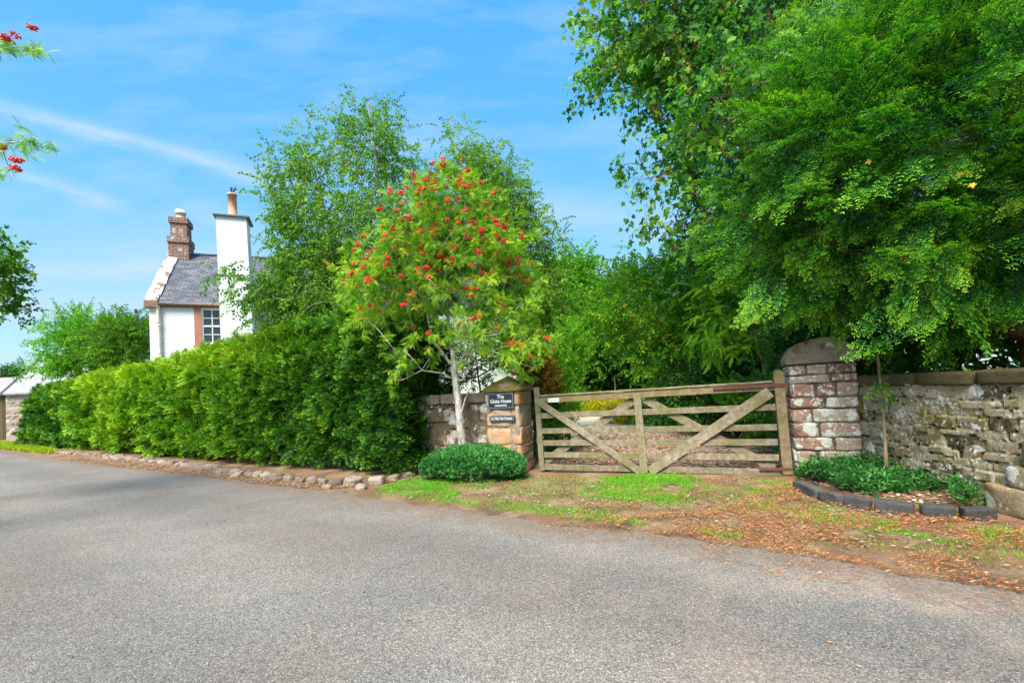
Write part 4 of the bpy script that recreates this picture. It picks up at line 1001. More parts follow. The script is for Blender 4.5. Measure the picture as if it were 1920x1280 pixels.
# solid core coloured as inner shade, and the stems seen along the foot
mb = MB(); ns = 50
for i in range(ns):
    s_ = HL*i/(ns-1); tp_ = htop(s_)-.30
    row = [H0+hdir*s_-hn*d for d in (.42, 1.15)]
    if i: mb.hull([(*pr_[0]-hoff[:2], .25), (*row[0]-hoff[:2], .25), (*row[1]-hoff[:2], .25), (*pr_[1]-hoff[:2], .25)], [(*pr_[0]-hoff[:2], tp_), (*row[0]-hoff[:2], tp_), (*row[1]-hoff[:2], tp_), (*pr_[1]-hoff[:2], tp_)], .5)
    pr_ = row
mb.build('shade_core', M_core, hedge)
mb = MB(); s_ = .2
while s_ < 23.5:
    p = H0+hdir*s_-hn*rng.uniform(.35, .7)-hoff[:2]; mb.tube([(p[0], p[1], 0), (p[0]+rng.normal(0, .05), p[1]+rng.normal(0, .05), .5), (p[0]+rng.normal(0, .15), p[1], 1.1)], [.035, .028, .02], 6); s_ += rng.uniform(.25, .5)
mb.build('stems', M_barkD, hedge, True)['kind'] = 'stuff'

# ---- rowan in front of the low wall
RT = [sprig(lambda: leaf_pinn(rng.uniform(.13, .18), 5, .34, .34, rng.uniform(.15, .4)), 7, .20, .9, .25, hang=.18, twr=.0025) for _ in range(8)]
def S(*q): return [tuple(p)+(r,) for p, r in q]
seeds = [S(((-0.813, 7.220, -0.009), .085), ((-0.837, 7.220, 0.521), .074), ((-0.867, 7.220, 1.113), .064), ((-0.904, 7.220, 1.580), .058), ((-0.903, 7.220, 1.776), .05), ((-0.935, 7.220, 2.152), .036), ((-0.967, 7.220, 2.563), .028), ((-0.950, 7.250, 3.343), .020), ((-0.889, 7.300, 4.051), .012), ((-0.892, 7.300, 4.709), .006)),
         S(((-0.912, 7.220, 1.759), .03), ((-0.975, 7.200, 1.804), .024), ((-1.172, 7.100, 2.101), .019), ((-1.242, 7.050, 2.382), .016), ((-1.283, 7.000, 2.709), .013), ((-1.466, 6.900, 3.109), .012), ((-1.747, 6.800, 3.504), .006)),
         S(((-0.898, 7.220, 1.707), .03), ((-0.815, 7.200, 1.787), .023), ((-0.673, 7.150, 1.995), .019), ((-0.655, 7.100, 2.258), .016), ((-0.414, 7.100, 2.556), .013), ((-0.117, 7.100, 2.793), .014), ((0.092, 7.200, 3.274), .008)),
         S(((-0.759, 7.200, 1.886), .02), ((-0.602, 7.100, 1.970), .016), ((-0.290, 7.000, 1.936), .012), ((0.029, 6.900, 1.756), .008), ((0.326, 6.800, 1.622), .005)),
         S(((-0.861, 7.220, 1.578), .02), ((-0.730, 7.150, 1.678), .014), ((-0.509, 7.050, 1.753), .011), ((-0.275, 7.000, 1.762), .007)),
         S(((-0.891, 7.220, 1.495), .02), ((-1.061, 7.100, 1.626), .014), ((-1.371, 6.950, 1.686), .009), ((-1.646, 6.850, 1.551), .005)),
         S(((-0.954, 7.220, 2.477), .02), ((-1.092, 7.300, 2.704), .018), ((-1.142, 7.500, 3.421), .014), ((-1.397, 7.600, 4.098), .008)),
         S(((-0.971, 7.220, 2.820), .015), ((-0.603, 7.500, 3.572), .012), ((-0.395, 7.600, 4.318), .006))]
lob = [(-0.966, 7.200, 3.932, 1.013, 1.050, 0.802), (-1.759, 7.100, 3.175, 0.832, 0.900, 0.707), (-0.290, 7.200, 3.294, 0.776, 0.900, 0.802), (-0.871, 7.250, 4.641, 0.467, 0.600, 0.306), (-2.145, 6.900, 2.490, 0.364, 0.500, 0.323), (0.024, 6.900, 1.968, 0.606, 0.600, 0.364), (0.265, 7.000, 2.627, 0.345, 0.500, 0.410), (-1.614, 6.900, 1.648, 0.259, 0.350, 0.243), (-0.965, 7.300, 2.836, 0.941, 1.000, 0.599), (-1.429, 6.900, 2.126, 0.566, 0.500, 0.364), (-0.441, 6.900, 2.400, 0.647, 0.500, 0.404), (-0.852, 6.850, 2.171, 0.562, 0.350, 0.361)]
rw, A, par, r_a, ends = tree('rowan_tree', 'pale-barked rowan tree laden with red berries, growing before the low wall', 'tree', seeds, lob, 860, RT, G_rowan, M_barkR, per=4, sc=(.42, .72), shell=.5, step=.2, tip=.0032, wamp=.12, wsc=1.5, dens=[1.4, 1.3, 1.15, .6, .5, .7, .35, .45, .55, .4, .4, .35], jit=.06, down=.0, rise=.10, upb=.15, dt=.13)
# epicormic shoot by the trunk
mb = MB(); a = np.array((-0.848, 7.200, 0.944)); b = np.array((-0.620, 7.100, 1.453)); o_ = np.array([rw.location[0], rw.location[1], 0]); mb.tube([a-o_, (a+b)/2-o_+[-.01, 0, .03], b-o_], [.014, .011, .007], 6); mb.build('side_shoot', M_barkR, rw, True)
def ico(r):
    p = (1+5**.5)/2; V = np.array([[-1, p, 0], [1, p, 0], [-1, -p, 0], [1, -p, 0], [0, -1, p], [0, 1, p], [0, -1, -p], [0, 1, -p], [p, 0, -1], [p, 0, 1], [-p, 0, -1], [-p, 0, 1]], float)
    return V/np.linalg.norm(V[0])*r, np.array([[0, 11, 5], [0, 5, 1], [0, 1, 7], [0, 7, 10], [0, 10, 11], [1, 5, 9], [5, 11, 4], [11, 10, 2], [10, 7, 6], [7, 1, 8], [3, 9, 4], [3, 4, 2], [3, 2, 6], [3, 6, 8], [3, 8, 9], [4, 9, 5], [2, 4, 11], [6, 2, 10], [8, 6, 7], [9, 8, 1]])
def berry_mesh(nb, sp, r):  # flat-topped bunch
    V0, F0 = ico(1.); VV = []; FF = []; n = 0; tt = T()
    for i in range(nb):
        u = rng.normal(size=3); u /= np.linalg.norm(u); c = u*np.array([sp, sp, sp*.6])*rng.random()**.4
        VV.append(V0*r*rng.uniform(.8, 1.1)+c); FF.append(F0+n); n += 12
    me_o = npmesh('berry_cluster', np.concatenate(VV), [np.concatenate(FF)], M_berry, None, smooth=True); me = me_o.data; bpy.data.objects.remove(me_o); return me
BM = [berry_mesh(rng.integers(30, 50), .052, .0105) for _ in range(5)]
out = A[ends]; scv = out[:, 2]*.45-out[:, 1]*1.0+rng.random(len(out))*1.3
idx = np.argsort(-scv)[:100]
for i in idx:
    p = out[i]+np.array([rng.normal(0, .05), -.10-abs(rng.normal(0, .06)), rng.normal(.03, .05)])
    o = link('berry_cluster', BM[int(rng.integers(5))], rw, tuple(p)); o.rotation_euler = (rng.normal(0, .5), rng.normal(0, .5), rng.random()*6); s_ = rng.uniform(.65, 1.15); o.scale = (s_, s_, s_*.9)
VB = []; FB = []; n = 0; V0, F0 = ico(.0115)
for i in list(np.argsort(-scv)[100:300]):
    qq = out[i]+np.array([0, -.10, .02])+rng.normal(0, .05, 3)
    for k in range(18): VB.append(V0+qq+rng.normal(0, .026, 3)*[1, 1, .6]); FB.append(F0+n); n += 12
npmesh('berry_cluster', np.concatenate(VB), [np.concatenate(FB)], M_berry, rw, smooth=True)['kind'] = 'stuff'

# ---- birches behind the hedge
BT = [sprig(lambda: leaf_quad(.072, .056, .2), 15, .42, .8, .35, hang=.45, twr=.0022, petiole=.02) for _ in range(8)]
def birch(label, base, Y, stems, lobs, n, dens=None, per=4):
    sd_ = []
    b = GR0(base, Y)
    sd_ = [[(b[0], b[1], 0, .13)]+[tuple(p)+(r,) for p, r in stems[0]]]+[[tuple(p)+(r,) for p, r in st] for st in stems[1:]]
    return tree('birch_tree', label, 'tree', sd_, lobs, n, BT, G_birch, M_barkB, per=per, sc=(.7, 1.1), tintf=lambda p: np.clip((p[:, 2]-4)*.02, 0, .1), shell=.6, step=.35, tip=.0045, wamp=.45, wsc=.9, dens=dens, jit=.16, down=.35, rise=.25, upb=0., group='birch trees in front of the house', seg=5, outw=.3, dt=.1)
def GR0(px, Y): return px, Y
birch('tallest birch with small dark leaves and pale stems, left behind the rowan', -3.35, 11.2,
      [[((-3.115, 11.200, 2.550), .10), ((-3.145, 11.200, 4.277), .08), ((-3.035, 11.200, 5.878), .055), ((-3.103, 11.200, 7.367), .035), ((-3.248, 11.200, 8.666), .012)],
       [((-3.162, 11.200, 2.685), .05), ((-3.764, 11.000, 4.260), .05), ((-4.310, 10.900, 5.827), .035), ((-4.598, 10.800, 7.235), .015)],
       [((-3.165, 11.200, 3.214), .04), ((-4.083, 10.800, 4.098), .035), ((-4.844, 10.600, 5.102), .022), ((-5.253, 10.500, 6.225), .01)],
       [((-3.142, 11.200, 3.744), .04), ((-3.794, 10.600, 3.154), .028), ((-4.712, 10.200, 3.624), .018), ((-5.790, 10.000, 3.877), .008)],
       [((-3.134, 11.200, 4.543), .04), ((-2.494, 11.400, 5.655), .03), ((-2.371, 11.400, 6.882), .012)]],
      [(-3.242, 11.200, 7.238, 0.945, 1.000, 1.509), (-4.402, 10.900, 6.751, 0.792, 0.900, 1.277), (-5.138, 10.600, 5.626, 0.683, 0.900, 1.366), (-3.924, 10.800, 4.862, 1.519, 1.300, 1.392), (-5.374, 10.100, 3.818, 0.852, 0.900, 0.592), (-4.356, 10.200, 3.484, 1.315, 1.100, 0.717), (-2.562, 11.400, 5.658, 0.802, 0.900, 1.470), (-5.845, 10.000, 3.999, 0.527, 0.500, 0.410), (-3.254, 11.200, 8.530, 0.341, 0.400, 0.420), (-4.913, 10.300, 4.390, 0.724, 0.800, 0.604), (-2.002, 11.600, 5.425, 0.816, 0.700, 1.088), (-5.407, 10.200, 4.389, 0.454, 0.600, 0.538)], 940, [1.1, .85, .9, 1.4, 1.0, 1.6, .9, .35, .25, .9, .7, .55])
birch('second birch with looser crown, right behind the rowan tree', .1, 12.2,
      [[((0.114, 12.200, 2.477), .085), ((-0.003, 12.200, 4.362), .06), ((-0.634, 12.200, 6.145), .04), ((-1.140, 12.200, 7.641), .022), ((-1.304, 12.200, 8.759), .008)],
       [((0.081, 12.200, 3.200), .04), ((0.193, 12.100, 5.337), .035), ((-0.074, 12.000, 7.047), .02), ((-0.172, 12.000, 7.923), .008)],
       [((0.052, 12.200, 3.201), .04), ((0.861, 12.000, 4.552), .025), ((1.278, 12.000, 5.677), .01)]],
      [(-1.274, 12.200, 7.870, 0.658, 0.700, 1.072), (-0.217, 12.000, 7.055, 0.773, 0.800, 1.055), (0.285, 12.000, 5.730, 0.984, 1.000, 1.266), (1.168, 12.000, 4.965, 0.562, 0.700, 1.055), (0.462, 12.000, 3.717, 1.195, 1.000, 0.984), (-0.930, 12.300, 6.200, 1.009, 0.900, 1.153)], 560, [.6, .7, 1., .6, 1.1, .8])

# ---- yew overhanging the right wall
YS = [yew_sprig(.26, 6, .034, .0125, 4, .22, .66) for _ in range(6)]
def bough(L, n):
    t = T(); ph = rng.random()*6
    ax = lambda f: np.array([math.sin(ph+f*2.5)*L*.07, f*L, -.16*L*f*f])
    for i in range(n):
        f = (i+.8)/n; sg = 1 if i % 2 else -1; w = 1.05-.75*abs(f-.35)
        p = ax(f)+np.array([sg*rng.uniform(0, .10)*w, 0, rng.normal(0, .015)])
        d = np.array([sg*rng.uniform(.5, .95)*(1.1-f*.8), .65+.3*f, rng.normal(-.04, .14)-.12*f])
        t.merge(YS[int(rng.integers(6))], frame1(d, (rng.normal(0, .2), 0, 1), rng.normal(0, .25)), p, rng.uniform(.75, 1.15)*w, (f-.62)*.48+rng.normal(0, .09))
    t.merge(YS[0], frame1(ax(1)-ax(.8)), ax(.93), .9, .1)
    twig(t, [ax(f) for f in (0, .35, .7, 1)], .006, -.1)
    return t.get()
YB = [bough(rng.uniform(.45, .72), 15) for _ in range(9)]
yseeds = [S(((6.3, 5.3, 0), .28), ((6.25, 5.3, 1.2), .25), ((6.1, 5.2, 2.4), .20), ((6.0, 5.2, 4.2), .12), ((6.1, 5.2, 6.2), .05)),
          S(((6.25, 5.3, 1.3), .12), ((5.6, 4.6, 1.75), .09), ((4.9, 4.0, 1.95), .05), ((4.4, 3.6, 2.1), .02)),
          S(((6.2, 5.3, 1.6), .12), ((5.2, 5.3, 2.1), .09), ((4.2, 5.2, 2.5), .05), ((3.5, 5.1, 2.9), .02)),
          S(((6.1, 5.2, 2.2), .1), ((5.4, 4.9, 3.0), .06), ((4.7, 4.5, 3.6), .012)),
          S(((6.0, 5.2, 3.0), .1), ((5.2, 5.0, 4.0), .05), ((4.5, 4.9, 4.6), .012)),
          S(((6.25, 5.3, 1.5), .10), ((6.0, 3.9, 1.9), .08), ((5.6, 3.0, 2.2), .04))]
YL = [(4.311, 5.200, 3.560, 1.158, 1.100, 1.463), (4.768, 4.700, 3.750, 1.157, 1.300, 1.818), (4.145, 4.700, 2.233, 1.046, 0.900, 0.468), (3.607, 5.500, 3.146, 0.645, 0.700, 0.967), (4.772, 5.600, 5.428, 0.984, 1.100, 0.788), (4.921, 4.300, 2.890, 0.756, 1.100, 1.109), (4.155, 4.800, 1.972, 0.394, 0.500, 0.197), (3.743, 5.700, 4.242, 0.468, 0.600, 0.534), (3.845, 5.400, 2.452, 0.506, 0.600, 0.506), (5.355, 4.900, 4.969, 0.976, 1.200, 0.746), (4.423, 4.500, 1.903, 0.369, 0.400, 0.185), (3.779, 5.300, 2.085, 0.311, 0.400, 0.248), (6.4, 5.8, 4.8, 1.8, 1.5, 2.2)]
yw, A, par, r_a, ends = tree('yew_tree', 'huge bright green yew spreading over the right-hand wall and pillar', 'tree', yseeds, YL, 700, YB, G_yew, M_barkY, per=2, sc=(.7, 1.25), shell=.36, step=.25, tip=.003, wamp=.35, wsc=1.3, keep=lambda p: ~((p[:, 0] < 4.5) & (p[:, 1] > 4.5) & (p[:, 2] < 2.15)), tintf=lambda p: np.clip((p[:, 2]-2.6)*.05, -.06, .12)-.05+vnoise(p, 1.4, 61, 2)*.12,  # tint rises with height: light from above put into the needle colour
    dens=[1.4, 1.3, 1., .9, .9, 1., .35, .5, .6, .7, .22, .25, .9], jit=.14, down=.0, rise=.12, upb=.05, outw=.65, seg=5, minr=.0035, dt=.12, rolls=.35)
# dead brown sprays and a few caught yellow leaves
M_brownleaf = leafmat('dead_spray', [(0, (.16, .05, .015)), (.5, (.34, .13, .03)), (1, (.62, .32, .06))], .7, .2, bl=1.)
sel = rng.choice(len(ends), 46); P = A[ends[sel]]+rng.normal(0, .05, (46, 3))
V, ps, t = scatter(YS[:3], P, frames(rng.normal(0, .5, (46, 3))+[0, 0, -1], rng.normal(0, 1, (46, 3))), rng.uniform(.35, .65, 46), rng.normal(.0, .15, 46)); npmesh('dead_sprays', V, ps, M_brownleaf, yw, t)
LM = [leaf_palm(.085) for _ in range(3)]
off_ = np.array([yw.location[0], yw.location[1], 0]); P = np.array([(3.874, 3.750, 4.120), (3.386, 4.100, 3.231), (3.651, 3.500, 2.731), (3.567, 3.500, 2.819), (3.639, 3.500, 2.832), (3.543, 4.100, 1.487)])-off_
V, ps, t = scatter(LM, P, frames(rng.normal(0, .5, (6, 3))+[0, 0, -1], rng.normal(0, .6, (6, 3))+[0, -1, .2]), np.full(6, .7), np.full(6, .2)); npmesh('caught_leaves', V, ps, leafmat('yellowed_leaf', [(0, (.5, .2, .02)), (1, (.75, .48, .08))], .6, .3), yw, t)

# ---- sycamore behind the yew
SY = [sprig(lambda: leaf_palm(rng.uniform(.12, .17)), 8, .40, 1., .25, hang=.45, petiole=.07, twr=.004) for _ in range(9)]
sseeds = [S(((7.6, 10.4, 0), .42), ((7.5, 10.4, 3), .34), ((7.2, 10.2, 6), .26), ((6.8, 10, 9), .16), ((6.6, 10, 12), .06)),
          S(((7.4, 10.3, 3.8), .18), ((5.384, 9.000, 6.082), .12), ((4.680, 8.800, 6.648), .07), ((3.768, 8.600, 6.779), .03)),
          S(((7.2, 10.2, 5.2), .18), ((5.457, 9.000, 8.716), .12), ((4.566, 9.000, 8.321), .08), ((3.504, 9.000, 8.600), .04), ((2.400, 9.000, 8.216), .015)),
          S(((7.45, 10.3, 3.), .16), ((5.251, 8.800, 4.281), .1), ((4.313, 8.600, 4.154), .05), ((3.547, 8.500, 3.956), .02)),
          S(((7.2, 10.2, 5.), .14), ((5.092, 7.500, 6.256), .09), ((3.671, 6.300, 5.418), .05), ((2.882, 5.800, 4.906), .02))]
SL = [(3.471, 9.200, 8.768, 1.779, 1.500, 1.348), (3.772, 8.800, 7.233, 1.238, 1.400, 1.238), (4.103, 8.600, 5.613, 0.957, 1.200, 1.310), (4.269, 8.500, 4.222, 0.946, 1.100, 0.996), (3.863, 8.400, 3.304, 0.541, 0.700, 0.492), (3.348, 6.000, 5.157, 0.738, 0.700, 0.773), (4.222, 6.600, 4.234, 0.696, 0.700, 0.928),
      (2.370, 8.800, 5.789, 0.351, 0.300, 0.165), (2.913, 8.600, 4.589, 0.302, 0.300, 0.181), (2.802, 8.600, 5.267, 0.181, 0.300, 0.181), (6.676, 9.500, 7.565, 1.893, 1.600, 2.338), (4.716, 8.200, 2.914, 0.577, 0.600, 0.577), (2.162, 9.000, 7.843, 0.633, 0.800, 0.422), (6.4, 10, 10, 3.2, 3.0, 2.5), (8.5, 11, 8, 3, 3, 3), (4.484, 7.000, 6.883, 0.574, 0.700, 0.574)]
sy, A, par, r_a, ends = tree('sycamore_tree', 'large dark sycamore with broad lobed leaves and brown seed keys left of the yew', 'tree', sseeds, SL, 1250, SY, G_syc, M_barkD, per=3, sc=(.8, 1.2), shell=.55, step=.4, tip=.006, wamp=.5, wsc=.7,
    dens=[1.2, 1.1, 1., 1., .5, .8, .7, .16, .13, .1, .7,   .5, .4, .35, .25, .4], tintf=lambda p: np.clip((-p[:, 0]-3.6)*.10, -.02, .24), jit=.16, down=.25, rise=.1, upb=.0, outw=.4, seg=6)
kt = T()
for i in range(26):
    d = rng.normal(size=3); d[2] = -abs(d[2])-.3; kt.merge(leaf_kite(.045, .014), frame1(d/np.linalg.norm(d), tuple(rng.normal(size=3))), np.array([rng.normal(0, .03), rng.normal(0, .03), -.10*rng.random()]), 1, rng.normal(0, .2))
kt = kt.get(); cnt = 900; sel = rng.choice(len(ends), cnt); P = A[ends[sel]]+rng.normal(0, .12, (cnt, 3))
V, ps, t = scatter([kt], P, frames(np.tile([0, 1., 0], (cnt, 1))+rng.normal(0, .3, (cnt, 3)), np.tile([0, 0, 1.], (cnt, 1))), rng.uniform(1.0, 2.0, cnt), rng.normal(0, .1, cnt)); npmesh('seed_keys', V, ps, G_syc_b, sy, t)['kind'] = 'stuff'

# ---- garden behind the gate
L_mid = generic(12, .085, .05, .35, 6, hang=.25)
L_big = generic(10, .12, .06, .4, 6, hang=.25)
L_sm = generic(14, .05, .03, .25, 6, hang=.1)
L_pin = [sprig(lambda: leaf_pinn(rng.uniform(.22, .30), 8, .3, .20, .35), 5, .3, .9, .3, hang=.35) for _ in range(6)]
def bush(name, label, cat, base, h0, lobs, n, tpls, M, bark=None, r=.05, group=None, lean=None, **kw):
    c = np.array(lobs[0][:3]); mid = lean or ((base[0]*.6+c[0]*.4), (base[1]*.6+c[1]*.4), c[2]*.45)
    sd_ = [[(base[0], base[1], 0, r), (*mid, r*.8), (c[0], c[1], c[2], r*.4)]]
    return tree(name, label, cat, sd_, lobs, n, tpls, M, bark or M_barkD, group=group, seg=5, **kw)
bush('tree', 'yellow-green tree tinged with rust at its left edge, seen over the middle of the gate', 'tree', (4.6, 13.2), 0,
     [(4.218, 13.000, 3.261, 1.447, 1.400, 1.371), (2.941, 12.800, 3.143, 0.675, 0.900, 0.825), (3.950, 12.600, 2.166, 0.812, 0.900, 0.738), (5.243, 13.200, 3.709, 1.083, 1.000, 1.392), (5.695, 13.000, 2.415, 1.066, 1.000, 1.066), (3.757, 13.300, 4.440, 0.857, 0.700, 0.592), (4.988, 13.400, 4.719, 0.628, 0.600, 0.471)], 520, L_mid, G_rust, M_barkG, r=.10, per=5, sc=(.9, 1.4), wamp=.4, jit=.2, lean=(4.610, 13.000, 1.707))
bush('tree', 'slender young tree with feathery leaflets and pale seed clusters behind the hinge post', 'tree', (4.62, 7.9), 0,
     [(4.447, 8.300, 2.459, 0.729, 0.700, 0.584), (3.893, 8.200, 2.181, 0.384, 0.500, 0.432), (4.927, 8.300, 2.336, 0.584, 0.600, 0.681), (4.436, 8.400, 2.975, 0.591, 0.600, 0.345), (3.975, 8.500, 2.820, 0.299, 0.400, 0.249)], 150, L_pin, G_yel, M_barkG, r=.035, per=3, sc=(.7, 1.05), wamp=.2, jit=.1, lean=(4.462, 8.100, 1.708))
bush('laurel_bush', 'dense dark laurel filling the right side of the drive behind the gate', 'bush', (5.2, 10.6), 0,
     [(5.462, 10.600, 1.418, 0.932, 1.100, 1.118), (4.950, 11.500, 0.940, 0.943, 1.000, 0.809), (5.977, 10.300, 2.349, 0.724, 0.900, 1.086), (4.521, 12.600, 0.657, 0.738, 0.900, 0.561), (5.461, 9.800, 0.698, 0.459, 0.500, 0.459)], 520, L_big, G_dark, r=.08, per=5, sc=(.8, 1.3), wamp=.3, jit=.2)
bush('ivy_bush', 'glossy ivy bush filling the gap between the hinge post and the tall pillar', 'bush', (4.25, 7.25), 0,
     [(4.414, 7.200, 1.174, 0.321, 0.450, 1.097), (4.658, 7.300, 1.935, 0.428, 0.500, 0.428), (4.211, 7.100, 0.354, 0.116, 0.300, 0.499)], 190, L_sm, G_peri, r=.03, per=5, sc=(.9, 1.3), wamp=.15, jit=.1)
bush('shrub', 'small bright lime-green shrub low behind the right end of the gate', 'bush', (4.25, 8.9), 0,
     [(4.796, 8.900, 0.658, 0.469, 0.450, 0.334), (4.498, 9.100, 0.931, 0.320, 0.400, 0.320), (5.082, 9.000, 0.955, 0.211, 0.300, 0.264)], 110, L_mid, G_yel, r=.02, per=4, sc=(.6, .9), wamp=.12, jit=.1, upb=.3, dt=.1)
bush('evergreen_tree', 'dark evergreen tree at the far end of the drive with sweeping lower boughs', 'tree', (4.3, 25), 0,
     [(5.443, 25.000, 2.262, 2.051, 2.000, 1.172), (4.683, 26.000, 3.882, 1.828, 2.000, 2.438), (6.817, 26.000, 3.770, 1.828, 2.000, 2.438), (5.724, 26.000, 5.980, 1.219, 1.500, 1.523)], 420, L_big, G_dark, r=.2, per=6, sc=(2., 3.), wamp=.7, jit=.5)
bush('tree', 'yellow-green leafy tree left of the drive beyond the birch crowns', 'tree', (1.9, 22), 0,
     [(2.472, 21.500, 5.544, 1.461, 1.500, 2.016), (2.865, 21.300, 3.970, 0.998, 1.200, 1.747), (1.595, 21.400, 3.544, 1.505, 1.200, 2.006), (3.479, 22.000, 6.377, 0.722, 0.900, 1.289)], 420, L_mid, G_yel, r=.14, per=6, sc=(1.5, 2.2), wamp=.5, jit=.35)
bush('conifer_bush', 'upright green conifer shrub behind the latch end of the gate', 'bush', (1.15, 9.6), 0,
     [(1.100, 9.600, 1.496, 0.360, 0.450, 0.844), (0.907, 9.500, 0.835, 0.423, 0.500, 0.501), (1.342, 9.700, 2.170, 0.273, 0.350, 0.568)], 230, L_sm, G_yel, r=.04, per=5, sc=(.9, 1.3), wamp=.15, jit=.1, upb=.6)
bush('russet_shrub', 'russet orange shrub rising behind the mossy pillar cap', 'bush', (.35, 8.75), 0,
     [(0.479, 8.800, 1.817, 0.309, 0.350, 0.516), (0.604, 8.700, 1.396, 0.204, 0.300, 0.510), (0.219, 8.900, 2.152, 0.229, 0.300, 0.250)], 110, L_mid, G_russ, r=.025, per=4, sc=(.6, .95), wamp=.12, jit=.07, upb=.8)
bush('shrub', 'dark green shrub at the foot of the latch post inside the garden', 'bush', (.75, 8.6), 0,
     [(0.661, 8.700, 0.578, 0.224, 0.400, 0.387), (0.491, 8.900, 0.988, 0.313, 0.400, 0.417)], 120, L_sm, G_dark, r=.02, per=4, sc=(.9, 1.3), wamp=.1, jit=.1)
bush('garden_shrub', 'loose green shrub inside the garden filling the gap under the rowan before the white house', 'bush', (-.6, 9.3), 0,
     [(-0.739, 9.400, 2.251, 0.826, 0.700, 0.551), (-0.073, 9.600, 2.348, 0.675, 0.600, 0.619), (-1.494, 9.200, 1.946, 0.539, 0.600, 0.539), (-2.100, 9.000, 1.859, 0.527, 0.500, 0.422), (-0.950, 9.000, 1.587, 0.949, 0.500, 0.316)], 190, L_sm, G_yel, r=.03, per=4, sc=(.9, 1.3), wamp=.2, jit=.14, upb=.3)
for (lb, px, Y) in (('golden yellow low shrub nearest along the right edge of the drive', 0, 0), ('golden yellow low shrub further back left of the drive bend', 1, 0)):
    l_ = [[(4.090, 15.500, 0.188, 0.763, 0.700, 0.309), (3.582, 15.800, 0.234, 0.444, 0.400, 0.241)], [(3.610, 21.000, 0.385, 0.886, 0.900, 0.295), (4.958, 21.000, 0.315, 0.640, 0.900, 0.295)]][px]
    bush('golden_shrub', lb, 'bush', (l_[0][0], l_[0][1]), 0, l_, 150, L_sm, G_gold, r=.02, per=5, sc=(1., 1.5), wamp=.15, jit=.12, group='golden shrubs by the drive', upb=.5)
bush('shrub', 'leafy mid green shrub in front of the laurel along the far right of the drive', 'bush', (4.4, 14.4), 0,
     [(4.637, 14.400, 0.173, 0.878, 0.800, 0.439), (5.248, 13.400, 0.124, 0.471, 0.600, 0.377)], 150, L_sm, G_dark, r=.02, per=5, sc=(1.2, 1.7), wamp=.15, jit=.15, upb=.4, dt=.16)
bush('shrub', 'fresh green rounded shrub at the end of the drive under the dark evergreen', 'bush', (2.4, 23), 0,
     [(3.431, 23.000, 0.595, 1.078, 1.000, 0.377), (2.508, 21.000, 0.492, 0.541, 0.800, 0.345)], 110, L_sm, G_yel, r=.02, per=5, sc=(1.5, 2.2), wamp=.2, jit=.2, upb=.4)
for i, (px, py, Y, rx, ry, lb) in enumerate([(1290,600,24,110,110,'tall leafy tree closing the view straight beyond the gate'), (1420,480,17,110,150,'tall leafy tree far behind the hinge post under the sycamore'), (1560,520,14,120,200,'broad dark tree behind the tall right pillar and the yew'), (1010,600,30,70,60,'distant leafy tree left of the drive behind the birch')]):
    c = (9.460, 24.000, 4.548) if i == 0 else (9.459, 17.000, 5.877) if i == 1 else (10.050, 14.000, 4.284) if i == 2 else (1.961, 30.000, 5.879)
    bush('tree', lb, 'tree', (c[0], c[1]), 0, [(c[0], c[1], c[2], rx*Y/853, 2.4, ry*Y/853), (c[0]+rx*Y/853*.5, c[1], c[2]-ry*Y/853*.6, rx*Y/853*.7, 2, ry*Y/853*.6), (c[0]-rx*Y/853*.5, c[1], c[2]-ry*Y/853*.6, rx*Y/853*.7, 2, ry*Y/853*.6)], 420, L_big, G_dark if i != 3 else G_yel, r=.25, per=6, sc=(1.5, 2.4), wamp=.7, jit=.45, group='trees beyond the garden gate')
bush('holly_bush', 'dark bush filling the gloom behind the right-hand wall beneath the yew', 'bush', (7.2, 6.2), 0,
     [(6.326, 6.400, 1.664, 1.425, 1.000, 0.675), (7.503, 6.600, 2.247, 0.928, 1.000, 1.238), (5.287, 6.600, 1.740, 0.619, 0.800, 0.696), (9.5, 6, 2.2, 1.6, 2.2, 2.0), (8.5, 3.5, 1.8, 1.4, 1.6, 1.6)], 620, L_big, G_dark, r=.06, per=5, sc=(1., 1.5), wamp=.3, jit=.2)
# left-hand trees beyond the hedge
bush('tree', 'spreading yellow-green tree between the outbuilding and the house', 'tree', (-23.6, 26.5), 0,
     [(-22.330, 24.000, 4.858, 1.744, 1.800, 1.350), (-21.209, 24.000, 4.459, 1.406, 1.600, 1.266), (-23.274, 23.500, 3.693, 1.157, 1.200, 0.551), (-23.055, 24.500, 6.105, 0.689, 1.200, 0.574)], 330, L_mid, G_yel, r=.2, per=5, sc=(1.3, 2.0), wamp=.6, jit=.3)
bush('tree', 'grey-green fine-leaved tree touching the left corner of the house', 'tree', (-19.2, 22.4), 0,
     [(-18.658, 22.000, 4.414, 1.083, 1.400, 1.160), (-18.119, 22.000, 5.166, 0.645, 1.000, 0.645), (-19.417, 22.300, 5.274, 0.653, 1.000, 0.653)], 260, L_mid, G_birch, r=.14, per=5, sc=(1.1, 1.7), wamp=.5, jit=.25)
for i, lb in enumerate(('small far tree above the shed roof at the left edge', 'small far tree with domed top just left of the outbuilding roof')):
    c = (-67.552, 60.000, 6.778) if i == 0 else (-65.576, 60.000, 6.815)
    bush('tree', lb, 'tree', (c[0], c[1]), 0, [(*c, .9, .8, 1.1), (c[0], c[1], c[2]-1.8, 1.2, .9, 1.2)], 70, L_mid, G_dark, r=.12, per=4, sc=(2.5, 3.5), wamp=.3, jit=.3, group='far trees at the left')
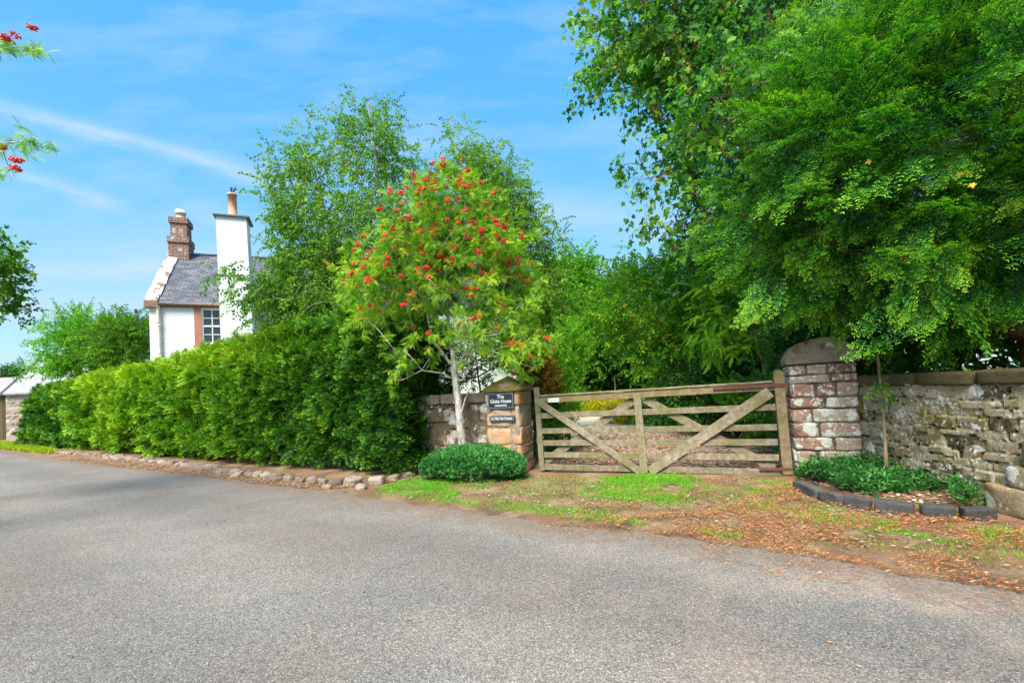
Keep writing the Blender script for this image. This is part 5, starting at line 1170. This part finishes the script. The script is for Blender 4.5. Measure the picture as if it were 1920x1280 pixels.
# trees mostly outside the frame on the left; branches reach in
rseed = [S(((-6.6, 4.2, 0), .12), ((-6.5, 4.2, 2), .10), ((-6.3, 4.1, 3.6), .06), ((-6.0, 4.0, 5.2), .02)),
         S(((-6.4, 4.1, 3.2), .04), ((-4.497, 3.800, 4.562), .02), ((-4.133, 3.800, 4.496), .01), ((-3.885, 3.800, 4.343), .004)),
         S(((-6.4, 4.1, 2.8), .04), ((-4.514, 3.800, 3.542), .02), ((-4.241, 3.800, 3.620), .009), ((-4.059, 3.800, 3.633), .004))]
r2, A, par, r_a, ends = tree('rowan_tree', 'rowan tree whose berried branch tips reach in at the top left corner', 'tree', rseed,
     [(-4.558, 3.850, 4.511, 0.361, 0.300, 0.226), (-4.202, 3.800, 4.476, 0.151, 0.120, 0.125), (-3.943, 3.800, 4.402, 0.098, 0.080, 0.053), (-4.174, 3.800, 3.547, 0.169, 0.120, 0.151), (-4.573, 3.850, 3.619, 0.361, 0.300, 0.271), (-4.013, 3.800, 3.645, 0.071, 0.060, 0.036), (-6.5, 4.2, 4.6, 1.2, 1.2, 1.0)], 120, RT, G_rowan, M_barkR, per=2, sc=(.36, .54), wamp=.05, dens=[.6, 1.1, .7, 1.2, .5, .5, .5], jit=.03, rise=.05, step=.2)
o_ = np.array([r2.location[0], r2.location[1], 0])
for q in ((-4.041, 3.750, 4.517), (-3.891, 3.750, 4.573), (-4.114, 3.750, 4.502), (-4.045, 3.750, 3.446), (-4.168, 3.750, 3.561), (-4.064, 3.750, 3.374), (-4.156, 3.800, 4.507), (-4.314, 3.750, 3.916), (-4.347, 3.750, 4.561)):
    o = link('berry_cluster', BM[int(rng.integers(5))], r2, tuple(np.array(q)-o_)); s_ = rng.uniform(.7, 1.0); o.scale = (s_, s_, s_*.8); o.rotation_euler = (0, 0, rng.random()*6)
bush('hawthorn_tree', 'leafy branch ends of a tree at the left edge, halfway up the picture', 'tree', (-9.2, 6.3), 0,
     [(-7.636, 6.100, 3.234, 0.786, 0.800, 0.786), (-6.715, 6.000, 3.232, 0.183, 0.250, 0.352), (-6.681, 6.000, 2.766, 0.155, 0.200, 0.225), (-6.663, 6.000, 2.979, 0.197, 0.200, 0.197), (-6.758, 6.000, 3.593, 0.127, 0.200, 0.183)], 190, generic(10, .06, .045, .2, 6, hang=.25), G_birch, r=.09, per=3, sc=(.8, 1.1), wamp=.08, dens=[.45, 1.2, .9, .8, .6], jit=.05)

# ---- low shrub by the left pillar
c = (-0.665, 6.950, 0.284, 0.782, 0.360, 0.244)
ls = empty('low_shrub', (c[0], c[1], 0)); tag(ls, 'low dense dark green shrub clipped into a mound at the foot of the rowan', 'bush')
n = 5200; u = rng.normal(size=(n, 3)); u[:, 2] = np.abs(u[:, 2])*1.1-.25; u /= np.linalg.norm(u, axis=1, keepdims=True); u = u*rng.random((n, 1))**.12
P = np.sign(u)*np.abs(u)**.8*np.array([.80, .38, .25])+np.array([0, 0, .20]); P[:, 2] = P[:, 2]*(1-.16*((P[:, 0]+.1)/.8)**2)
P += np.stack([vnoise(P+a*3, 6, 81+a, 2) for a in range(3)], 1)*.045; P = P[P[:, 2] > .03]; n = len(P)
L_box = [sprig(lambda: leaf_quad(.028, .015, .2), 10, .085, .9, .1, twr=.0015) for _ in range(6)]
D = P/np.array([.80, .36, .4])+np.array([0, -.1, .25])+rng.normal(0, .5, P.shape)
D = D/np.linalg.norm(D, axis=1, keepdims=True)
V, ps, t = scatter(L_box, P-.03*D, frames(D, rng.normal(0, .4, P.shape)+[0, 0, 1], None), rng.uniform(.8, 1.4, n), rng.normal(0, .17, n)+vnoise(P, 5, 8, 2)*.15)
# local frame turned to the line of the wall
def turn(V, a): c_, s_ = math.cos(a), math.sin(a); return np.column_stack([V[:, 0]*c_-V[:, 1]*s_, V[:, 0]*s_+V[:, 1]*c_, V[:, 2]])
npmesh('crown', turn(V, R(-14)), ps, G_small, ls, t)
mb = MB()
for i in range(40):
    x, y = rng.uniform(-.6, .6), rng.uniform(-.22, .22); mb.tube([(x*.8, y, 0), (x, y*1.1, .12), (x*1.1, y*1.1, .26)], [.008, .006, .003], 4)
mb.build('stems', M_barkD, ls)['kind'] = 'stuff'
# ---- ground cover bed on the right
bed = [(3.578, 5.842), (3.950, 5.958), (4.186, 5.382), (4.284, 4.804), (4.152, 4.133), (4.040, 3.980), (3.874, 4.046), (3.634, 4.199), (3.457, 4.467), (3.366, 4.771), (3.425, 5.275)]
bed2 = [(3.415, 5.582), (4.28, 5.70), (4.28, 4.35), (4.060, 3.976), (3.566, 4.122), (3.295, 4.673)]
b3 = [(3.380, 5.496), (3.75, 5.93), (4.26, 5.68), (4.26, 4.30), (4.026, 3.966), (3.742, 4.106), (3.485, 4.502), (3.392, 4.885)]
P2 = polysample(b3, 1250); e_ = vnoise(np.column_stack([P2, np.zeros(len(P2))]), 2.5, 44, 2)
keep = e_+np.interp(P2[:, 1], [4.2, 4.6, 5.4], [-.45, -.1, .4]) > -.16; P2 = P2[keep]; n = len(P2)
L_peri = [sprig(lambda: leaf_quad(.050, .024, .25), 9, .13, .9, -.3, twr=.002, hang=-.1) for _ in range(7)]
hgt = np.clip(.03+.09*rng.random(n)+.14*vnoise(np.column_stack([P2, np.zeros(n)]), 3, 45, 2), .01, .3)
D = np.column_stack([rng.normal(-.15, .6, n), rng.normal(-.35, .6, n), rng.uniform(.3, 1.2, n)])
V, ps, t = scatter(L_peri, np.column_stack([P2, hgt]), frames(D, rng.normal(0, .4, (n, 3))+[0, 0, 1.]), rng.uniform(.8, 1.3, n), rng.normal(.0, .13, n))
tag(npmesh('ground_cover', V, ps, G_peri, None, t), 'glossy periwinkle covering the kerbed bed below the right wall', 'ground cover', kind='stuff')
# bed soil raised behind the kerb stones
mb = MB(); mb.hull([(x, y, .002) for x, y in b3][::-1], [(x, y, .07) for x, y in b3][::-1]); mb.build('flower_bed', M_soil)['kind'] = 'structure'
# thin stem against the wall

st = empty('climber_stem', (4.12, 5.12, 0)); tag(st, 'thin bare mossy stem standing upright against the right wall in the bed', 'plant')
mb = MB(); q = [np.array((4.109, 5.100, 0.149)), np.array((4.133, 5.120, 0.560)), np.array((4.162, 5.150, 1.007)), np.array((4.175, 5.180, 1.339)), np.array((4.184, 5.200, 1.646))]; o_ = np.array([4.12, 5.12, 0]); mb.tube([p-o_ for p in q], [.020, .017, .015, .014, .010], 8); mb.build('stem', M_barkG, st, True)
P = np.array([q[2]*(1-f)+q[4]*f for f in rng.random(26)])-o_+rng.normal(0, .04, (26, 3)); D = rng.normal(0, .6, (26, 3))+[0, -.4, -.5]
V, ps, t = scatter(YS, P, frames(D, rng.normal(0, .4, (26, 3))+[0, 0, 1.]), rng.uniform(.5, .8, 26), rng.normal(.05, .1, 26)); npmesh('sprays', V, ps, G_yew, st, t)

# ---- kerb stones, both sides
def ksten(name, p, q, hgt, th, label, cat, group, M, seed, z=0., rough=.020, k=8):
    p, q = np.array(p), np.array(q); c = (p+q)/2; L = np.linalg.norm(q-p); a = math.atan2(q[1]-p[1], q[0]-p[0])
    mb = MB(); stone(mb, (0, 0, hgt/2+z-.01), (L/2-rng.uniform(.004, .016), th/2, hgt/2*rng.uniform(.85, 1.1)), rng.uniform(5, 11), rough, seed, rng.random(), tpl=CT10, nscale=8)
    o = mb.build(name, M, None, True, loc=(c[0], c[1], 0)); o.rotation_euler.z = a; tag(o, label, cat, group); return o
KRG = [((3.212, 5.299), (3.164, 4.792)), ((3.164, 4.792), (3.200, 4.520)), ((3.204, 4.519), (3.313, 4.299)), ((3.339, 4.313), (3.527, 4.095)), ((3.547, 4.091), (3.790, 3.994)), ((3.783, 3.962), (4.037, 3.899))]
ords = ['nearest the hinge post', 'second from the hinge post', 'third from the hinge post, half hidden by leaves', 'fourth from the hinge post', 'fifth from the hinge post, gap at both ends', 'nearest the foot of the right wall']
for i, (p, q) in enumerate(KRG): ksten('kerb_stone', p, q, .12, .11, 'dark kerb stone edging the right bed, '+ords[i], 'kerb stone', 'dark stones edging the right bed', M_kerb, i*3.3)
KL = [((-1.593, 7.626), (-1.112, 7.256)), ((-1.103, 7.254), (-0.663, 6.959)), ((-0.655, 6.957), (-0.238, 6.843)), ((-0.230, 6.841), (0.117, 7.001))]
for i, (p, q) in enumerate(KL): ksten('kerb_stone', p, q, .09, .10, 'dark kerb stone under the low shrub by the left pillar, '+['leftmost of the four', 'second from the left', 'third from the left', 'rightmost of the four'][i], 'kerb stone', 'dark stones edging the low shrub', M_kerb, 40+i)
# ---- field stones along the foot of the hedge
big = [(762,893,.13,.07,'grey field stone at the very foot of the low wall, last of the row'), (738,897,.14,.08,'flattish grey stone half sunk in grass near the end of the row'), (706,903,.17,.11,'rounded pale boulder beside the grass, right of the paired stones'), (662,902,.17,.12,'tilted pale stone leaning over a smaller one, near the grass'), (676,914,.11,.07,'small pale stone below the tilted stone at the road edge'), (632,903,.15,.09,'broad pinkish grey stone left of the tilted stone'), (614,914,.10,.06,'flat pale stone low at the road edge before the broad stone'), (606,903,.10,.07,'small brown stone between two larger ones in the row'), (586,899,.11,.10,'upright rounded dark grey stone in the row below the hedge'), (562,899,.11,.07,'mossy stone left of the upright dark stone')]
BIG = [(-1.800, 7.448), (-1.950, 7.221), (-2.148, 6.982), (-2.495, 6.952), (-2.263, 6.596), (-2.765, 7.020), (-2.808, 6.765), (-3.060, 7.217), (-3.271, 7.313), (-3.550, 7.472)]
def rock(p, hw, hh, lb, seed):
    mb = MB(); stone(mb, (0, 0, hh*.34), (hw, hw*rng.uniform(.6, .85), hh), rng.uniform(2.8, 7), hw*.34, seed, rng.random(), tpl=CT10, nscale=2.6/hw*.3, M=Matrix.Rotation(rng.normal(0, .16), 3, 'Y'))
    o = mb.build('field_stone', M_rock, None, True, loc=(p[0], p[1], 0)); o.rotation_euler.z = rng.uniform(-.8, .1); tag(o, lb, 'stone', 'stones along the foot of the hedge')
for (px, py, hw, hh, lb), p in zip(big, BIG): rock(p, hw*.72, hh*.8, lb, px*.37)
row = np.array([(-3.795, 7.670), (-4.417, 8.076), (-5.249, 8.677), (-6.267, 9.454), (-7.351, 10.195), (-8.620, 11.063), (-10.126, 12.094), (-11.803, 13.179), (-13.812, 14.480), (-15.511, 15.504)])
L_ = np.concatenate([[0], np.cumsum(np.linalg.norm(np.diff(row, axis=0), axis=1))]); s_ = 0
while s_ < L_[-1]:
    p = (np.interp(s_, L_, row[:, 0])+rng.normal(0, .03), np.interp(s_, L_, row[:, 1])+rng.normal(0, .04)); hw = rng.uniform(.08, .14)
    rock(p, hw, rng.uniform(.035, .075), 'one of the small field stones laid end to end along the foot of the hedge', s_*3+7); s_ += hw*1.75
# mossy stone block inside the gate and bird table
p = (5.065, 9.476); mb = MB(); stone(mb, (0, 0, .12), (.34, .2, .16), 4, .03, 5, .4, tpl=CT10, nscale=4); o = mb.build('stone_block', m_masonry('mossy_block', [(0, (.1, .08, .04)), (1, (.2, .17, .08))], lichen=.1, moss=.8, mosscol=((.10, .11, .01), (.26, .25, .02))), None, True, loc=(p[0], p[1], 0)); tag(o, 'low block covered in yellow-green moss behind the right half of the gate', 'stone')
p = (4.848, 22.000, 0.080); bt_ = empty('bird_table', (p[0], p[1], 0)); tag(bt_, 'rustic bird table with a brown bowl and thin spike, far down the drive', 'bird table')
mb = MB(); mb.tube([(0, 0, 0), (0, 0, .95)], .05, 8); mb.build('post', M_woodR, bt_); mb = MB(); mb.box(-.42, .42, -.25, .25, .952, .99); mb.build('tray', M_white, bt_)
mb = MB(); mb.tube([(-.2, -.1, .55), (-.2, -.1, .75), (-.2, -.1, .95)], [.10, .2, .24], 12); mb.build('bowl', M_terra, bt_, True); mb = MB(); mb.tube([(.1, 0, .99), (.1, 0, 1.75)], .025, 6); mb.build('spike', M_woodR, bt_)

#=====================================================================  GRASS AND LITTER
def blades(P2, h, w, M, name, label, cat, tint=0., z=0.0, spread=.45):
    n = len(P2); a = rng.random(n)*2*math.pi; ln = rng.normal(0, spread, (n, 2)); hh = h*rng.uniform(.45, 1.25, n); ww = w*rng.uniform(.7, 1.2, n)
    d = np.column_stack([np.cos(a), np.sin(a)])*ww[:, None]*.5; b0 = np.column_stack([P2-d, np.full(n, z-.003)]); b1 = np.column_stack([P2+d, np.full(n, z-.003)])
    m = P2+ln*hh[:, None]*.45; m0 = np.column_stack([m-d*.75, z+hh*.6]); m1 = np.column_stack([m+d*.75, z+hh*.6]); tp_ = np.column_stack([P2+ln*hh[:, None]*1.15, z+hh*np.clip(1-np.linalg.norm(ln, axis=1)*.35, .3, 1)])
    V = np.stack([b0, b1, m1, m0, tp_], 1).reshape(-1, 3); o = np.arange(n)*5
    t = np.clip(np.repeat(rng.normal(.5+tint, .18, n), 5)+np.tile([-.15, -.15, 0, 0, .12], n), 0, 1)
    return tag(npmesh(name, V, [np.stack([o, o+1, o+2, o+3], 1), np.stack([o+3, o+2, o+4], 1)], M, None, t), label, cat, kind='stuff')
G_grass = leafmat('grass_blade', [(0, (.035, .14, .016)), (.4, (.10, .34, .03)), (.7, (.20, .50, .045)), (.9, (.40, .42, .08)), (1, (.55, .45, .18))], .5, .35, .3, .12, 2)
G_dry = leafmat('dry_grass', [(0, (.16, .12, .05)), (.5, (.42, .32, .16)), (1, (.62, .50, .28))], .7, .2, .2, .15, 2, bl=1.)
GP_ = []
def patch(poly, n, thr=-1., sc=2.5, sd_=1):
    P = polysample(poly, n); v = vnoise(np.column_stack([P, np.zeros(len(P))]), sc, sd_, 4); return P[v > thr]
lush1 = [(-2.052, 6.510), (-1.741, 7.122), (-1.514, 7.234), (-0.561, 6.889), (0.119, 6.787), (-0.078, 6.235), (-0.647, 6.106), (-0.871, 5.678), (-1.458, 5.923)]
lush2 = [(0.912, 5.587), (1.229, 6.406), (1.784, 6.656), (2.236, 6.403), (2.183, 5.672), (1.721, 5.011), (1.278, 5.058), (0.973, 5.299)]
lush2b = [(0.711, 5.633), (1.143, 6.547), (2.452, 6.383), (2.372, 5.533), (1.758, 4.775), (1.014, 4.928)]
lush3 = [(2.975, 5.695), (3.442, 5.809), (3.044, 4.964), (2.948, 4.333), (2.844, 3.926), (2.440, 4.161), (2.361, 4.760), (2.545, 5.491)]
strip1 = [(-0.269, 5.492), (0.167, 5.221), (0.719, 4.877), (1.234, 4.330), (1.888, 3.840), (1.803, 3.717), (1.258, 4.095), (0.706, 4.481), (0.038, 4.862), (-0.706, 5.405), (-1.436, 5.831), (-0.887, 5.795)]
right1 = [(3.028, 4.172), (3.321, 3.950), (3.917, 3.737), (3.867, 3.538), (3.378, 3.104), (3.201, 3.285), (3.027, 3.611), (2.682, 3.955)]
allv = [(-1.999, 6.105), (-1.514, 7.234), (0.244, 6.922), (3.442, 5.809), (3.044, 4.964), (3.240, 3.856), (4.061, 3.711), (3.156, 2.906), (2.157, 3.560), (1.338, 4.193), (0.041, 5.014)]
blades(np.concatenate([patch(lush1, 9000, -.12, 4.5), patch(lush2, 9000, -.16, 4.2, 3), patch(lush2b, 5000, -.05, 3, 6)]), .050, .0045, G_grass, 'grass', 'lush green grass in front of the gate and shrub', 'grass', .05)
blades(np.concatenate([patch(lush3, 4200, .0), patch(strip1, 5200, -.05, 3), patch(right1, 4500, .08, 3), patch(allv, 14000, .02, 2.2), patch(allv, 2500, -.5, 2.2)]), .035, .004, G_grass, 'sparse_grass', 'thin scattered grass over the littered verge', 'grass', .08)
blades(np.concatenate([patch(allv, 9000, .0, 2.5, 7), patch(strip1, 1500, -.3, 3)]), .022, .0035, G_dry, 'dry_grass', 'short straw-coloured dry grass on the worn verge', 'grass', 0, spread=1.1)
fl = [(-34, 27), (-24.5, 20.6), (-17.285, 16.324), (-19.500, 17.638), (-21.272, 18.843), (-34, 25)]
fl = [(-27.850, 24.676), (-23.525, 21.744), (-16.184, 16.177), (-15.668, 15.302), (-18.490, 17.085), (-21.272, 18.843)]
blades(patch(fl, 9000, -.9), .12, .03, leafmat('bank_grass', [(0, (.08, .14, .01)), (.5, (.24, .32, .02)), (1, (.45, .45, .05))], .5, .3), 'bank_grass', 'yellow-green mown grass before the outbuilding', 'grass', .1)
# needle and leaf litter
def flakes(P2, L, w, M, name, label, z=.012, curl=.4, th=None):
    n = len(P2); a = rng.random(n)*2*math.pi; ll = L*rng.uniform(.5, 1.4, n); ww = w*rng.uniform(.6, 1.3, n)
    d = np.column_stack([np.cos(a), np.sin(a)])*ll[:, None]*.5; e = np.column_stack([-np.sin(a), np.cos(a)])*ww[:, None]*.5
    zz = z+rng.random(n)*.006; tz = rng.random(n)*ll*curl
    V = np.stack([np.column_stack([P2-d, zz]), np.column_stack([P2+e, zz+tz*.3]), np.column_stack([P2+d, zz+tz*.5]), np.column_stack([P2-e, zz])], 1).reshape(-1, 3); o = np.arange(n)*4
    return tag(npmesh(name, V, [np.stack([o, o+1, o+2, o+3], 1)], M, None, np.repeat(rng.random(n), 4)), label, 'litter', kind='stuff')
G_need = leafmat('needle_litter', [(0, (.14, .04, .015)), (.4, (.38, .12, .035)), (.75, (.56, .22, .08)), (1, (.66, .40, .24))], .8, .1, .2, .1, 3, bl=1.)
G_leaf = leafmat('leaf_litter', [(0, (.10, .04, .025)), (.45, (.27, .13, .08)), (.8, (.48, .30, .20)), (1, (.66, .50, .34))], .8, .1, .2, .1, 3, bl=1.)
lit1 = [(1.880, 4.543), (3.319, 5.606), (3.026, 4.846), (3.149, 4.080), (3.984, 3.799), (4.061, 3.711), (2.788, 2.578), (2.603, 2.754), (2.227, 3.102), (1.717, 3.508), (1.043, 4.009), (0.400, 4.537)]
lit2 = [(0.076, 6.638), (3.384, 5.824), (2.844, 3.926), (3.746, 3.431), (2.444, 2.272), (1.802, 2.998), (0.567, 3.943), (-1.337, 5.411), (-1.873, 5.927), (-0.480, 5.761)]
lit5 = [(0.390, 4.448), (1.774, 3.619), (2.925, 2.700), (2.347, 2.186), (1.910, 2.680), (1.249, 3.355), (0.119, 4.164)]
lit3 = [(-13.299, 13.607), (-8.620, 11.063), (-5.039, 8.843), (-2.887, 7.517), (-1.831, 7.695), (-1.862, 6.948), (-2.847, 6.595), (-4.676, 7.722), (-7.386, 9.473), (-12.122, 12.400)]
lit4 = [(3.263, 5.621), (3.521, 5.719), (4.123, 4.015), (3.917, 3.737), (3.298, 3.923), (3.069, 4.506)]
flakes(np.concatenate([patch(lit1, 24000, -.05, 2.6, 9), patch(lit2, 14000, .12, 2., 12), patch(lit4, 3500, -.4), patch(lit5, 3200, .1, 3, 4)]), .026, .0035, G_need, 'needle_litter', 'orange-brown fallen yew needles along the right verge', .030)
flakes(np.concatenate([patch(allv, 2400, -.1, 2, 5), patch(lit3, 9500, -.6), patch(lit4, 700, -.8)]), .034, .022, G_leaf, 'leaf_litter', 'brown dry leaves over the verge and along the hedge foot', .020)
drl = [(.45, 7.3), (3.9, 6.1), (4.6, 7.5), (5.4, 12.5), (3.5, 14), (.8, 13), (.3, 9)]
flakes(patch(drl, 12000, -.3, 1.5), .055, .04, G_leaf, 'drive_litter', 'drift of brown fallen leaves on the drive inside the gate', .012, .5)
flakes(patch([(x, y) for x, y in b3], 900, -1), .045, .03, G_leaf, 'bed_litter', 'brown leaves caught among the periwinkle in the right bed', .075, .6)
flakes(polysample([(-4.785, 6.119), (0.119, 4.164), (2.672, 2.528), (2.001, 1.918), (-2.327, 2.274)], 120), .03, .008, G_need, 'road_litter', 'a few dry needles and leaf scraps scattered on the lane', .030)
